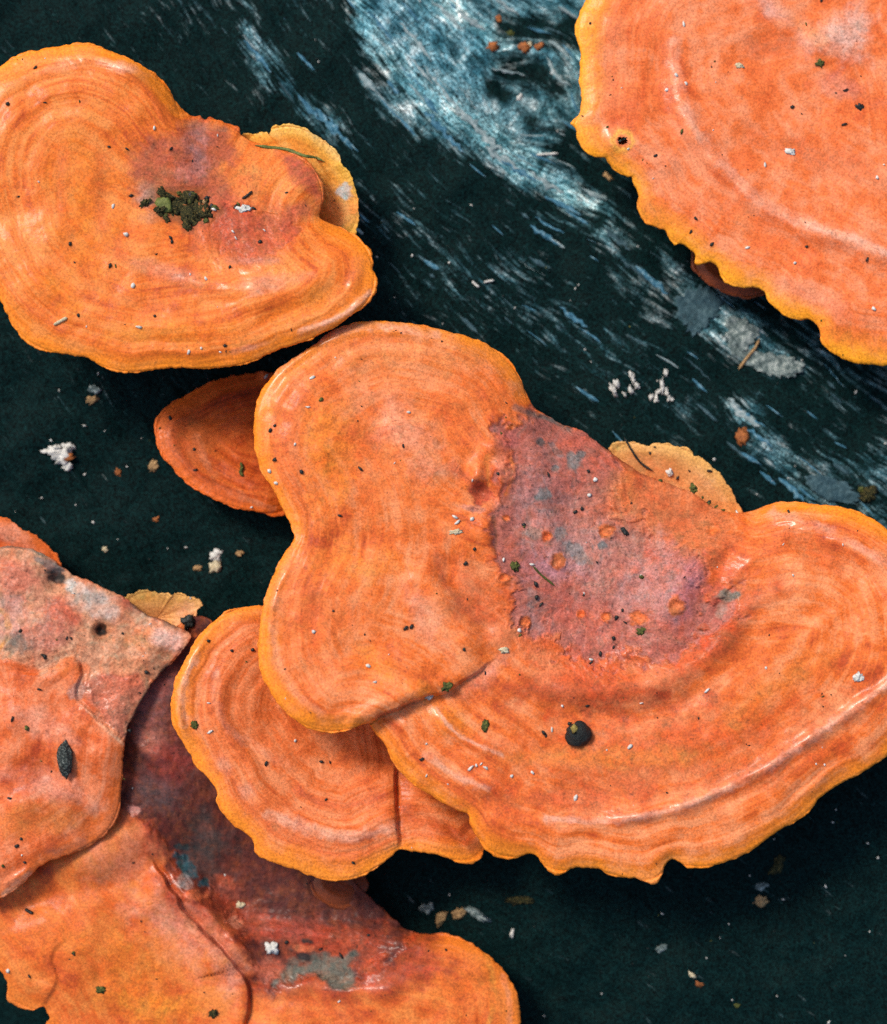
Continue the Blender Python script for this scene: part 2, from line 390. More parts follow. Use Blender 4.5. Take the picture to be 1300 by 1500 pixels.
def apply_bumps(U, V, bumps, seed=0):
    Z = np.zeros_like(U); GL = np.zeros_like(U)      # GL: ridge crests rubbed smooth
    N1 = fbm(U / 40, V / 40, seed + 50, 4); N2 = fbm(U / 12, V / 12, seed + 60, 3)
    for b in bumps:
        k = b[0]
        if k == 'blob':
            _, x, y, rx, ry, rot, h = b
            j = box(U, V, [(x, y)], 3 * max(rx, ry)); u = U[j]; v = V[j]
            c, s_ = math.cos(math.radians(rot)), math.sin(math.radians(rot))
            dx = (u - x) * c + (v - y) * s_; dy = -(u - x) * s_ + (v - y) * c
            Z[j] += h * np.exp(-(dx / rx) ** 2 - (dy / ry) ** 2)
        elif k == 'ridge':
            _, pts, w, h = b
            pts = catmull(pts, max(8, len(pts) * 5), False)[0]
            j = box(U, V, pts, 3 * w); u = U[j]; v = V[j]
            d, i, t, s_ = segdist(u, v, pts, False)
            f = (i + t) / (len(pts) - 1)
            wv = w * (1 + 0.35 * noise(u / 60, v / 60, 71))
            if h > 0 and w <= 17: GL[j] = np.maximum(GL[j], np.exp(-(d / (1.3 * w)) ** 2) * sstep(np.minimum(f, 1 - f), 0.0, 0.15) * np.clip(0.75 + 0.9 * noise(u / 30, v / 30, 76), 0, 1))
            Z[j] += (0.75 if h > 0 else 0.6) * h * (0.9 + 0.28 * noise(u / 46, v / 46, 72)) * np.exp(-(d / wv) ** 2) * sstep(np.minimum(f, 1 - f), -0.02, 0.22)
        elif k == 'step':       # one side of a crease lies lower and climbs back within 'decay'
            _, pts, h0, h1, decay, side = b
            pts = catmull(pts, max(8, len(pts) * 5), False)[0]
            j = box(U, V, pts, 5 * decay); u = U[j]; v = V[j]
            u = u + 3 * noise(u / 22, v / 22, 73); v = v + 3 * noise(u / 22, v / 22, 74)
            d, i, t, s_ = segdist(u, v, pts, False)
            f = (i + t) / (len(pts) - 1); sd = d * s_ * side
            h = h0 + (h1 - h0) * f
            endf = sstep(np.minimum(f + (0.2 if h0 > h1 + 12 else 0), 1 - f), 0.0, 0.14)
            Z[j] += (-h * sstep(sd, -3, 3) * np.exp(-np.maximum(sd, 0) / decay) + 0.25 * h * np.exp(-((sd + 14) / 12) ** 2)) * endf
        elif k == 'plate':      # worn area where the skin has gone: lies lower behind a ragged edge
            _, pts, h, warp = b
            j = box(U, V, pts, 30 + 2 * warp); u = U[j]; v = V[j]
            sd = sdist(u, v, pts) + warp * N1[j] + 0.5 * warp * N2[j]
            Z[j] += -h * sstep(sd, -3, 4) * (0.6 + 0.4 * np.exp(-np.maximum(sd, 0) / 60)) + 0.5 * h * np.exp(-((sd + 9) / 8) ** 2) + 0.9 * sstep(sd, 0, 8) * N2[j]
        elif k == 'pit':        # small blister: raised ring around a dip
            _, x, y, r, h = b
            j = box(U, V, [(x, y)], 3 * r); u = U[j]; v = V[j]
            d = np.hypot(u - x, (v - y) * 1.1) + 0.35 * r * noise(u / 8, v / 8, 75)
            Z[j] += h * np.exp(-((d - r) / (0.35 * r)) ** 2) - 0.8 * h * np.exp(-(d / (0.6 * r)) ** 2)
    return Z, GL

def paint_layers(U, V, layers, seed):
    col = np.zeros((len(U), 3)); al = np.zeros(len(U))
    N1 = fbm(U / 40, V / 40, seed + 50, 4); N2 = fbm(U / 12, V / 12, seed + 60, 3)
    for L in layers:
        k = L[0]
        if k in ('blob', 'soft'): pts, pad = [L[1:3]], 2.2 * max(L[3:5])
        elif k == 'ring': pts, pad = [L[1:3]], 3 * L[3]
        elif k == 'line': pts, pad = L[1], 3 * L[2] + 12
        else: pts, pad = L[1], L[4] + 2.5 * L[5]
        j = box(U, V, pts, pad)
        if not len(j): continue
        u, v, n1, n2 = U[j], V[j], N1[j], N2[j]
        if k == 'poly':
            _, pts, c, a, soft, warp = L
            m = a * sstep(sdist(u, v, pts) + warp * n1 + 0.5 * warp * n2, -soft, soft)
        elif k in ('blob', 'soft'):
            _, x, y, rx, ry, rot, c, a = L
            cs, sn = math.cos(math.radians(rot)), math.sin(math.radians(rot))
            dx = (u - x) * cs + (v - y) * sn; dy = -(u - x) * sn + (v - y) * cs
            q = np.sqrt((dx / rx) ** 2 + (dy / ry) ** 2)
            m = a * (sstep(q + 0.36 * n1 + 0.36 * n2, 1.15, 0.75) if k == 'blob' else sstep(q + 0.5 * n1 + 0.2 * n2, 1.3, 0.2))
        elif k == 'line':
            _, pts, w, c, a = L
            pts = catmull(pts, max(8, len(pts) * 5), False)[0]
            d = segdist(u, v, pts, False)[0] * (1 + 0.5 * n2) + 0.35 * w * n1
            m = a * sstep(d, w, w * 0.3) * np.clip(0.75 + 0.8 * n1, 0, 1)
        elif k == 'ring':
            _, x, y, r, c, a = L
            d = np.hypot(u - x, v - y) + 0.22 * r * n2
            m = a * np.exp(-((d - r) / (0.3 * r)) ** 2)
        c = np.array(c)
        na = m + al[j] * (1 - m)
        col[j] = (c[None] * m[:, None] + col[j] * (al[j] * (1 - m))[:, None]) / np.maximum(na, 1e-6)[:, None]
        al[j] = na
    return np.concatenate([col, al[:, None]], 1)

def bracket(name, label, C, zc, outline, anchors, mat, ns=500, nt=110, th=16, p=1.0, dome=0, roll=45, rolld=16,
            rings=(), bumps=(), paint=(), rough=1.0, seed=0, group=None, holes=(), smooth=22, lump=1.0, zonerel=1.0, jag=1.0):
    O, per = catmull(outline, ns)
    ds = per / ns
    area = 0.5 * np.sum(O[:, 0] * np.roll(O[:, 1], -1) - O[:, 1] * np.roll(O[:, 0], -1))
    if area > 0: O = O[::-1].copy()          # fixed winding so that the faces point up
    sa = np.arange(ns) * ds
    # anchors -> z, margin strength along the outline
    idx = []
    for (x, y, z, m) in anchors: idx.append((int(np.argmin(np.hypot(O[:, 0] - x, O[:, 1] - y))), z, m))
    idx.sort()
    ii = np.array([i for i, _, _ in idx], float)
    zo = np.interp(np.arange(ns), ii, [z for _, z, _ in idx], period=ns)
    mo = np.interp(np.arange(ns), ii, [m for _, _, m in idx], period=ns)
    zo = csmooth(zo, 28 / ds); mo = np.clip(csmooth(mo, 18 / ds), 0, 1)
    # ragged edge
    Tn = np.roll(O, -1, 0) - np.roll(O, 1, 0); Tn /= np.linalg.norm(Tn, axis=1)[:, None] + 1e-9
    Nn = np.stack([Tn[:, 1], -Tn[:, 0]], -1)
    O = O + Nn * (jag * (1.5 * noise(O[:, 0] / 13, O[:, 1] / 13, seed + 3) + 0.9 * noise(O[:, 0] / 5, O[:, 1] / 5, seed + 4)))[:, None]
    Os = csmooth(O, smooth / ds); O3 = csmooth(O, min(90.0, 0.07 * per) / ds)
    C = np.asarray(C, float)
    L = np.linalg.norm(O - C, axis=1)
    q = np.linspace(0.002, 1, nt); t = 1 - (1 - q) ** 1.25
    T = t[:, None]; dl = (1 - T) * L[None]
    g = np.exp(-dl / 14.0)
    g3 = np.exp(-dl / 45.0) * T
    W = C + (O3 - C)[None] * T[..., None] + (Os - O3)[None] * g3[..., None] + (O - Os)[None] * g[..., None]
    U = W[..., 0]; V = W[..., 1]
    uf = U.ravel(); vf = V.ravel()
    st = max(1, ns // 200)
    d, di, dt_, _ = segdist(uf, vf, Os[::st])
    d = d.reshape(U.shape); mn = np.repeat(mo[None], nt, 0)
    d = np.minimum(d, dl * 1.0 + 1e-3) * 0.6 + dl * 0.4 * np.minimum(1, d / (dl + 1e-3) + 0.3)
    d[-1] = 0
    d = np.minimum(d, dl)
    free = mo[::st] < 0.42
    if free.any() and not free.all():
        dz_ = segdist(uf, vf, Os[::st], skip=free)[0].reshape(U.shape)
        dz_ = np.minimum(dz_, np.where(mn > 0.6, d + 40 * sstep(0.9 - mn, 0, 0.3), 1e9))
    else: dz_ = d
    d_edge = d; d = dz_
    n120 = fbm(U / 130, V / 130, seed + 5, 3); n40 = fbm(U / 42, V / 42, seed + 6, 3); n14 = fbm(U / 15, V / 15, seed + 7, 2)
    Z = zc + (zo[None] - zc) * T ** p + dome * np.sin(np.pi * np.clip(T, 0, 1)) * 1.0
    fade = sstep(d, 0, 30)
    Z = Z + lump * (5.0 * n120 + 0.7 * n40 * (0.5 + 0.5 * fade) + 0.22 * n14)
    # margin roll, growth rings
    mn1 = mn; mn = np.ones_like(mn)
    Z = Z - 0.62 * mn * rolld * np.clip(1 - d / roll, 0, 1) ** 2
    dw = d + 9 * n120 + 2.5 * n40
    am = np.clip(0.7 + 1.1 * noise(U / 110, V / 110, seed + 8), 0, 2)
    for (d0, w, h) in rings: Z = Z + mn * am * 0.38 * h * np.exp(-((dw - d0) / w) ** 2) * fade ** 0.3
    Z = Z + 0.36 * zonerel * mn * (1.0 * noise(dw / 9.0, sa[None] / 260, seed + 9) + 0.7 * noise(dw / 4.5, sa[None] / 160, seed + 10)) * np.exp(-d / 170.0)
    # radial wrinkles near the margin
    Z = Z + mn * 0.55 * noise(sa[None] / 17 + 0 * d, d / 160, seed + 15) * np.exp(-((d - 32) / 30) ** 2)
    zb_, gl_ = apply_bumps(uf, vf, bumps, seed)
    Z = Z + zb_.reshape(U.shape); GLs = gl_.reshape(U.shape)
    # flesh: rounded edge, underside sinking to the wood
    the = th * (0.85 + 0.3 * noise(sa / 60, sa * 0 + seed, seed + 11))
    e = 0.26 * the[None]
    rr = np.clip(1 - d_edge / e, 0, 1)
    Z = Z - e * (1 - np.sqrt(np.clip(1 - rr * rr, 0, 1))) * 0.9
    tl = the + (1 - mo) * np.maximum(zo + 60 - the, 0)
    inward = (Os - O); inward = (C - Os) / (np.linalg.norm(C - Os, axis=1)[:, None] + 1e-9)
    zedge = Z[-1]
    rows = [(U, V, Z)]
    eb = []
    for ang in (0.35, 0.75, 1.15, 1.5):
        off = (1 - math.cos(ang)) * 0.5 * the; dz = math.sin(ang) * 0.55 * tl
        eb.append((O[:, 0] + inward[:, 0] * off, O[:, 1] + inward[:, 1] * off, zedge - dz))
    rows.append(tuple(np.array([r[k] for r in eb]) for k in range(3)))
    tb = np.linspace(1, 0.002, 16)[1:]
    gb = (tb[:, None] * np.exp(-(1 - tb[:, None]) * L[None] / 45.0))
    Ub = C[0] + ((O3[:, 0] - C[0])[None] * tb[:, None] + (Os - O3)[:, 0][None] * gb) * 0.985; Vb = C[1] + ((O3[:, 1] - C[1])[None] * tb[:, None] + (Os - O3)[:, 1][None] * gb) * 0.985
    zb0 = (zedge - 0.6 * tl)[None]
    Zb = zb0 - (zb0 + 110) * (1 - tb[:, None]) ** 1.3
    # never pierce the top
    ti = np.searchsorted(t, tb).clip(0, nt - 1)
    Zb = np.minimum(Zb, Z[ti] - 5)
    rows.append((Ub, Vb, Zb))
    UU = np.vstack([r[0] for r in rows]); VV = np.vstack([r[1] for r in rows]); ZZ = np.vstack([r[2] for r in rows])
    nr = len(UU)
    co = np.stack([(UU - CX) * S * (D - ZZ) / D, -(VV - CY) * S * (D - ZZ) / D, ZZ * S], -1)
    du = np.roll(co, -1, 1) - np.roll(co, 1, 1)
    dv = np.empty_like(co); dv[1:-1] = co[2:] - co[:-2]; dv[0] = co[1] - co[0]; dv[-1] = co[-1] - co[-2]
    N = np.cross(dv, du); N /= np.linalg.norm(N, axis=2)[..., None] + 1e-20
    flip = np.mean(N[nt // 2, :, 2]) < 0
    if flip: N = -N
    N[0] = (0, 0, 1) if nt else N[0]
    Dd = np.vstack([d, np.zeros((len(rows[1][0]), ns)), np.repeat(10.0 * (1 - tb)[:, None], ns, 1)])
    MM = np.vstack([mn1, np.repeat(mo[None], nr - nt, 0)])
    GG = np.vstack([GLs, np.zeros((nr - nt, ns))])
    zone = np.stack([np.repeat(sa[None], nr, 0) / 100, (Dd + 4 * np.vstack([n120, np.zeros((nr - nt, ns))])) / 100, 0 * Dd], -1)
    pcv = np.stack([UU, VV, ZZ], -1) / 100
    pnt = paint_layers(UU.ravel(), VV.ravel(), paint, seed).reshape(nr, ns, 4) if paint else np.zeros((nr, ns, 4))
    base = P(C[0], C[1], np.array(0.0)); base[2] = 0
    root = empty(name, base)
    tag(root, label, 'mushroom', group)
    kr = int(np.argmin(np.abs(dl.mean(1) - 13)))          # ring where the growing rim begins
    def sub(nm, r0, r1, m):
        Q = grid_quads(r1 - r0, ns, True)
        if not flip: Q = Q
        else: Q = Q[:, ::-1]
        # orientation check
        sl = slice(r0, r1)
        c_ = co[sl].reshape(-1, 3)
        for (hx, hy, hr) in holes:
            cu = UU[sl].ravel()[Q].mean(1); cv = VV[sl].ravel()[Q].mean(1)
            Q = Q[((cu - hx) / hr) ** 2 + ((cv - hy) / (hr * 0.8)) ** 2 > 1 + 0.3 * noise(cu / 4, cv / 4, 5)]
        return mesh_obj(nm, c_, Q, m, root, dict(pc=pcv[sl].reshape(-1, 3), zone=zone[sl].reshape(-1, 3), marg=MM[sl].ravel(), paint=pnt[sl].reshape(-1, 4), gloss=GG[sl].ravel()),
                        normals=N[sl].reshape(-1, 3), origin=base)
    sub('cap', 0, kr + 1, mat)
    sub('rim', kr, nt + 4, mat)
    sub('pore_surface', nt + 3, nr, M_PORE)
    CAPS.append((U.ravel(), V.ravel(), Z.ravel()))
    return root

MAUVE = (0.40, 0.125, 0.095); MAUVE2 = (0.47, 0.185, 0.16); GREY = (0.155, 0.165, 0.155); REDD = (0.42, 0.075, 0.04)
PIT = (0.70, 0.16, 0.035); CREAM = (0.70, 0.36, 0.19); PALEP = (0.80, 0.36, 0.235); YELL = (0.86, 0.235, 0.010); DEEPR = (0.36, 0.06, 0.022)
MAROON = (0.052, 0.017, 0.015); TANC = (0.56, 0.27, 0.15); TEAL = (0.02, 0.075, 0.09); SOOT = (0.03, 0.032, 0.03)  # MAROON: scar tone, deepened by painting in the apricot cap's shadow

# --- G: lowest cap, bottom left
out_G = [(285, 902), (330, 930), (380, 1050), (450, 1200), (520, 1290), (565, 1335), (598, 1362), (606, 1365), (622, 1371), (652, 1368), (677, 1374), (702, 1389), (726, 1408), (742, 1426), (754, 1445), (762, 1469), (763, 1500),
         (757, 1545), (720, 1600), (600, 1640), (400, 1655), (230, 1640), (130, 1600), (85, 1540), (68, 1503), (73, 1488), (62, 1472), (46, 1480), (25, 1475), (9, 1463), (12, 1445), (6, 1426), (-4, 1418), (-30, 1395), (-62, 1350), (-70, 1300), (-40, 1240),
         (60, 1150), (130, 1050), (200, 965), (252, 925)]
bracket('bracket_mushroom', 'low ochre bracket mushroom with dark maroon scarred middle, along the bottom left edge', (330, 1350), 42, out_G,
        [(285, 902, 66, 0), (450, 1200, 20, 0), (565, 1335, 15, 0), (606, 1365, 26, 0.5), (702, 1389, 62, 1), (763, 1500, 70, 1), (600, 1640, 70, 1), (230, 1640, 60, 1), (62, 1472, 62, 0.7), (6, 1426, 62, 0.6), (-62, 1350, 60, 0.5), (60, 1150, 50, 0), (200, 965, 62, 0)],
        M_G, ns=660, nt=140, p=1.0, th=16, roll=40, rolld=12, rings=[(30, 8, 4), (46, 6, -3), (60, 8, 3), (100, 16, 4)], seed=100, jag=1.5,
        bumps=[('plate', [(285, 895), (205, 1000), (180, 1070), (180, 1170), (205, 1195), (240, 1215), (262, 1290), (300, 1312), (345, 1345), (372, 1385), (372, 1420), (400, 1440), (455, 1432), (530, 1440), (560, 1400), (610, 1372), (600, 1330), (480, 1200), (380, 1050), (330, 920)], 2.00, 16), ('ridge', [(215, 1270), (260, 1310), (310, 1360), (350, 1410), (352, 1445)], 32, 40), ('step', [(215, 1245), (250, 1300), (285, 1350), (330, 1395), (362, 1440), (366, 1480), (350, 1530)], 18, 14, 26, -1),
               ('blob', 120, 1400, 90, 70, 30, 16), ('blob', 150, 1245, 80, 46, -30, 24), ('ridge', [(0, 1330), (60, 1320), (120, 1300), (190, 1300)], 20, -18), ('blob', 325, 1290, 50, 80, -38, -30), ('blob', 470, 1410, 80, 40, 0, -14),
               ('ridge', [(210, 1200), (240, 1260), (280, 1310), (340, 1370), (372, 1425)], 13, 9), ('ridge', [(400, 1460), (450, 1442), (500, 1452), (560, 1450), (620, 1430)], 14, 9), ('blob', 240, 1110, 50, 90, -15, 8), ('ridge', [(195, 1090), (225, 1105), (255, 1115)], 9, 6),
               ('step', [(60, 1480), (85, 1440), (75, 1400), (100, 1375)], 6, 2, 24, 1), ('ridge', [(148, 1452), (140, 1410), (110, 1395)], 8, -5), ('ridge', [(550, 1400), (600, 1385), (640, 1385)], 10, 5)],
        paint=[('soft', 280, 1370, 110, 50, 38, (0.72, 0.30, 0.21), 0.55), ('soft', 180, 1260, 70, 40, -30, (0.72, 0.27, 0.16), 0.5),  # pink ridge patches: highlights painted in
               ('soft', 190, 1430, 100, 60, 40, (0.78, 0.22, 0.02), 0.5), ('soft', 240, 1480, 60, 30, 0, (0.80, 0.27, 0.025), 0.6), ('soft', 60, 1360, 80, 50, 0, (0.76, 0.17, 0.02), 0.45), ('soft', 680, 1440, 70, 60, 0, (0.76, 0.19, 0.025), 0.5),
               ('line', [(230, 1290), (270, 1340), (330, 1395), (365, 1440), (362, 1490)], 10, (0.30, 0.05, 0.018), 0.75),  # dark line is the crease's shade, painted
               ('poly', [(290, 890), (190, 1000), (165, 1070), (165, 1190), (200, 1225), (235, 1260), (250, 1320), (320, 1350), (360, 1400), (370, 1450), (450, 1465), (560, 1465), (640, 1420), (640, 1360), (480, 1200), (380, 1050)], (0.36, 0.045, 0.016), 0.75, 22, 20),
               ('poly', [(285, 895), (205, 1000), (180, 1070), (180, 1170), (205, 1195), (240, 1215), (262, 1290), (300, 1312), (345, 1345), (372, 1385), (372, 1420), (400, 1440), (455, 1432), (530, 1440), (560, 1400), (610, 1372), (600, 1330), (480, 1200), (380, 1050), (330, 920)], MAROON, 0.84, 22, 26),
               ('soft', 225, 1020, 30, 70, 25, (0.27, 0.085, 0.075), 0.8), ('soft', 220, 1085, 40, 22, 20, (0.42, 0.14, 0.10), 0.7), ('soft', 255, 1120, 34, 40, 0, (0.27, 0.04, 0.03), 0.8), ('soft', 480, 1380, 150, 30, 6, (0.46, 0.07, 0.02), 0.75), ('blob', 330, 1290, 16, 9, 30, (0.50, 0.09, 0.03), 0.7), ('blob', 395, 1350, 20, 8, 20, (0.44, 0.075, 0.025), 0.7), ('blob', 300, 1215, 14, 8, 40, (0.36, 0.06, 0.03), 0.6), ('soft', 340, 1330, 60, 30, 40, (0.34, 0.06, 0.025), 0.5), ('blob', 198, 1187, 13, 10, 10, (0.62, 0.25, 0.20), 0.9),
               ('soft', 230, 1165, 40, 30, 0, (0.085, 0.06, 0.06), 0.6), ('soft', 300, 1240, 40, 60, -30, (0.06, 0.055, 0.048), 0.7),  # second patch: more of the apricot cap's shadow put into the colour
               ('blob', 275, 1272, 24, 10, 48, TEAL, 0.95), ('blob', 297, 1293, 9, 8, 0, TEAL, 0.95), ('blob', 268, 1240, 14, 5, 0, (0.03, 0.06, 0.06), 0.8), ('blob', 272, 1293, 14, 12, 20, (0.34, 0.27, 0.25), 0.7),
               ('blob', 285, 1312, 16, 10, 0, (0.62, 0.14, 0.05), 0.85), ('blob', 345, 1352, 12, 8, 20, (0.58, 0.20, 0.11), 0.7), ('soft', 395, 1420, 22, 22, 0, (0.50, 0.13, 0.07), 0.8), ('blob', 445, 1390, 20, 6, 5, (0.60, 0.15, 0.06), 0.8), ('soft', 430, 1362, 60, 20, 10, (0.36, 0.07, 0.05), 0.6),
               ('poly', [(400, 1440), (425, 1400), (440, 1405), (480, 1398), (520, 1395), (518, 1425), (525, 1450), (490, 1445), (450, 1430)], (0.13, 0.125, 0.095), 0.92, 6, 10), ('blob', 446, 1401, 11, 6, 10, (0.02, 0.025, 0.025), 0.9), ('blob', 450, 1378, 9, 5, 10, SOOT, 0.9),
               ('line', [(715, 1400), (722, 1430), (722, 1470), (716, 1500)], 7, (0.62, 0.28, 0.04), 0.5), ('line', [(737, 1430), (746, 1465), (746, 1510)], 6, PALEP, 0.32)])  # last line: rim highlight painted pale

# --- small brackets close to the wood
bracket('bracket_mushroom', 'tiny dark red bracket mushroom sliver in shade under the apricot cap', (478, 1285), 22, [(455, 1300), (463, 1314), (478, 1325), (498, 1332), (512, 1330), (530, 1316), (540, 1290), (510, 1262), (470, 1262), (450, 1280)],
        [(470, 1262, 10, 0), (463, 1316, 32, 1), (515, 1334, 30, 1), (540, 1290, 0, 0)], M_DIM, ns=200, nt=40, th=10, roll=14, rolld=5, rings=[(9, 4, 3)], seed=210, lump=0.4)
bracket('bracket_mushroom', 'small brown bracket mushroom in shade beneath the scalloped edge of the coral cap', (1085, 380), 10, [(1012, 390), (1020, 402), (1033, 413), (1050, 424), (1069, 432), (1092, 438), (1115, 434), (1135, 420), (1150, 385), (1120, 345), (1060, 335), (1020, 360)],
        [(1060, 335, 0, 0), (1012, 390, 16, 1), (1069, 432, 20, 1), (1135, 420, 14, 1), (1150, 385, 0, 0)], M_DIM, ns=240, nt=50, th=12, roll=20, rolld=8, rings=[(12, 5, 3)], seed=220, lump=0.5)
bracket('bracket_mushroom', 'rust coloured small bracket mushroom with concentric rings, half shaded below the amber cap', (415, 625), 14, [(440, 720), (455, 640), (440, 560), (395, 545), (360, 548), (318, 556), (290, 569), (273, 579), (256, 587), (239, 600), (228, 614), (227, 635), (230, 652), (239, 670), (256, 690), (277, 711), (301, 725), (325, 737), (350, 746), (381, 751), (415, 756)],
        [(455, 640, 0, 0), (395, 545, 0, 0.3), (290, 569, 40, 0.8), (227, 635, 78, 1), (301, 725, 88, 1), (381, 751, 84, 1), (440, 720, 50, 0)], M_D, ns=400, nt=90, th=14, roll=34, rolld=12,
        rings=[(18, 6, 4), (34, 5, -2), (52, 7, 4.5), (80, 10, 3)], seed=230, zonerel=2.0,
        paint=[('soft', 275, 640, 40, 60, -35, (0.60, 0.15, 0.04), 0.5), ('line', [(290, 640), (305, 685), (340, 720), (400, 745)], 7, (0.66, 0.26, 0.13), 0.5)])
bracket('bracket_mushroom', 'orange ragged bracket mushroom edge behind the weathered cap at the left border', (10, 850), 40, [(60, 860), (85, 836), (91, 826), (80, 810), (68, 796), (52, 783), (36, 777), (16, 764), (0, 756), (-30, 752), (-60, 775), (-70, 820), (-40, 870), (10, 885)],
        [(10, 885, 25, 0), (91, 826, 42, 0.7), (36, 777, 62, 1), (-30, 752, 66, 1), (-70, 820, 60, 0.5)], M_F, ns=260, nt=60, th=10, roll=22, rolld=7, rings=[(14, 6, 4)], seed=240, jag=2.0, lump=0.6,
        paint=[('soft', 20, 785, 50, 14, 30, PALEP, 0.5)])
bracket('bracket_mushroom', 'little tan flake-like bracket mushroom wedged between weathered cap and dark wood', (230, 905), 34, [(176, 884), (186, 874), (196, 868), (216, 863), (232, 866), (250, 869), (258, 867), (276, 873), (292, 880), (299, 888), (290, 897), (286, 912), (276, 907), (262, 916), (245, 935), (200, 925)],
        [(200, 925, 20, 0), (186, 874, 50, 0.6), (250, 869, 66, 1), (299, 888, 62, 1), (262, 916, 50, 0.3)], M_TAN, ns=240, nt=46, th=7, roll=12, rolld=3, seed=250, jag=2.2, lump=0.5,
        paint=[('soft', 275, 900, 26, 22, 0, (0.72, 0.36, 0.24), 0.7), ('soft', 205, 872, 30, 10, -10, (0.56, 0.33, 0.08), 0.6)])
bracket('bracket_mushroom', 'pale tan rounded bracket mushroom growing behind the middle of the largest cap', (985, 735), 40, [(894, 662), (894, 655), (899, 649), (917, 646), (940, 650), (950, 655), (955, 651), (968, 648), (986, 652), (1005, 656), (1018, 666), (1032, 674), (1046, 686), (1060, 700), (1069, 714), (1078, 732), (1088, 750), (1065, 775), (1000, 775), (930, 720)],
        [(1000, 775, 20, 0), (894, 655, 50, 0.7), (968, 648, 74, 1), (1046, 686, 74, 1), (1088, 750, 50, 0.5)], M_TAN, ns=320, nt=60, th=10, roll=20, rolld=6, rings=[(12, 5, 2)], seed=260, jag=1.6, lump=0.6,
        paint=[('soft', 960, 700, 60, 26, 35, (0.68, 0.24, 0.08), 0.6), ('soft', 905, 655, 16, 10, 0, (0.62, 0.36, 0.10), 0.7)])
bracket('bracket_mushroom', 'yellow ear-shaped bracket mushroom tucked behind the right end of the amber cap', (450, 265), 60, [(352, 202), (378, 195), (390, 193), (395, 197), (401, 184), (425, 182), (448, 187), (461, 198), (480, 209), (496, 224), (503, 240), (515, 258), (521, 277), (526, 305), (524, 330), (519, 345), (490, 350), (430, 320), (380, 260)],
        [(430, 320, 40, 0), (378, 195, 88, 0.7), (448, 187, 104, 1), (515, 258, 108, 1), (519, 345, 90, 0.6)], M_YEL, ns=320, nt=60, th=9, roll=20, rolld=6, rings=[(14, 6, 2)], seed=270, jag=1.4, lump=0.6,
        paint=[('soft', 495, 310, 40, 40, 0, (0.76, 0.30, 0.10), 0.6), ('blob', 505, 281, 11, 13, 20, (0.55, 0.55, 0.52), 0.9), ('soft', 470, 205, 50, 12, 35, (0.80, 0.50, 0.22), 0.5)])

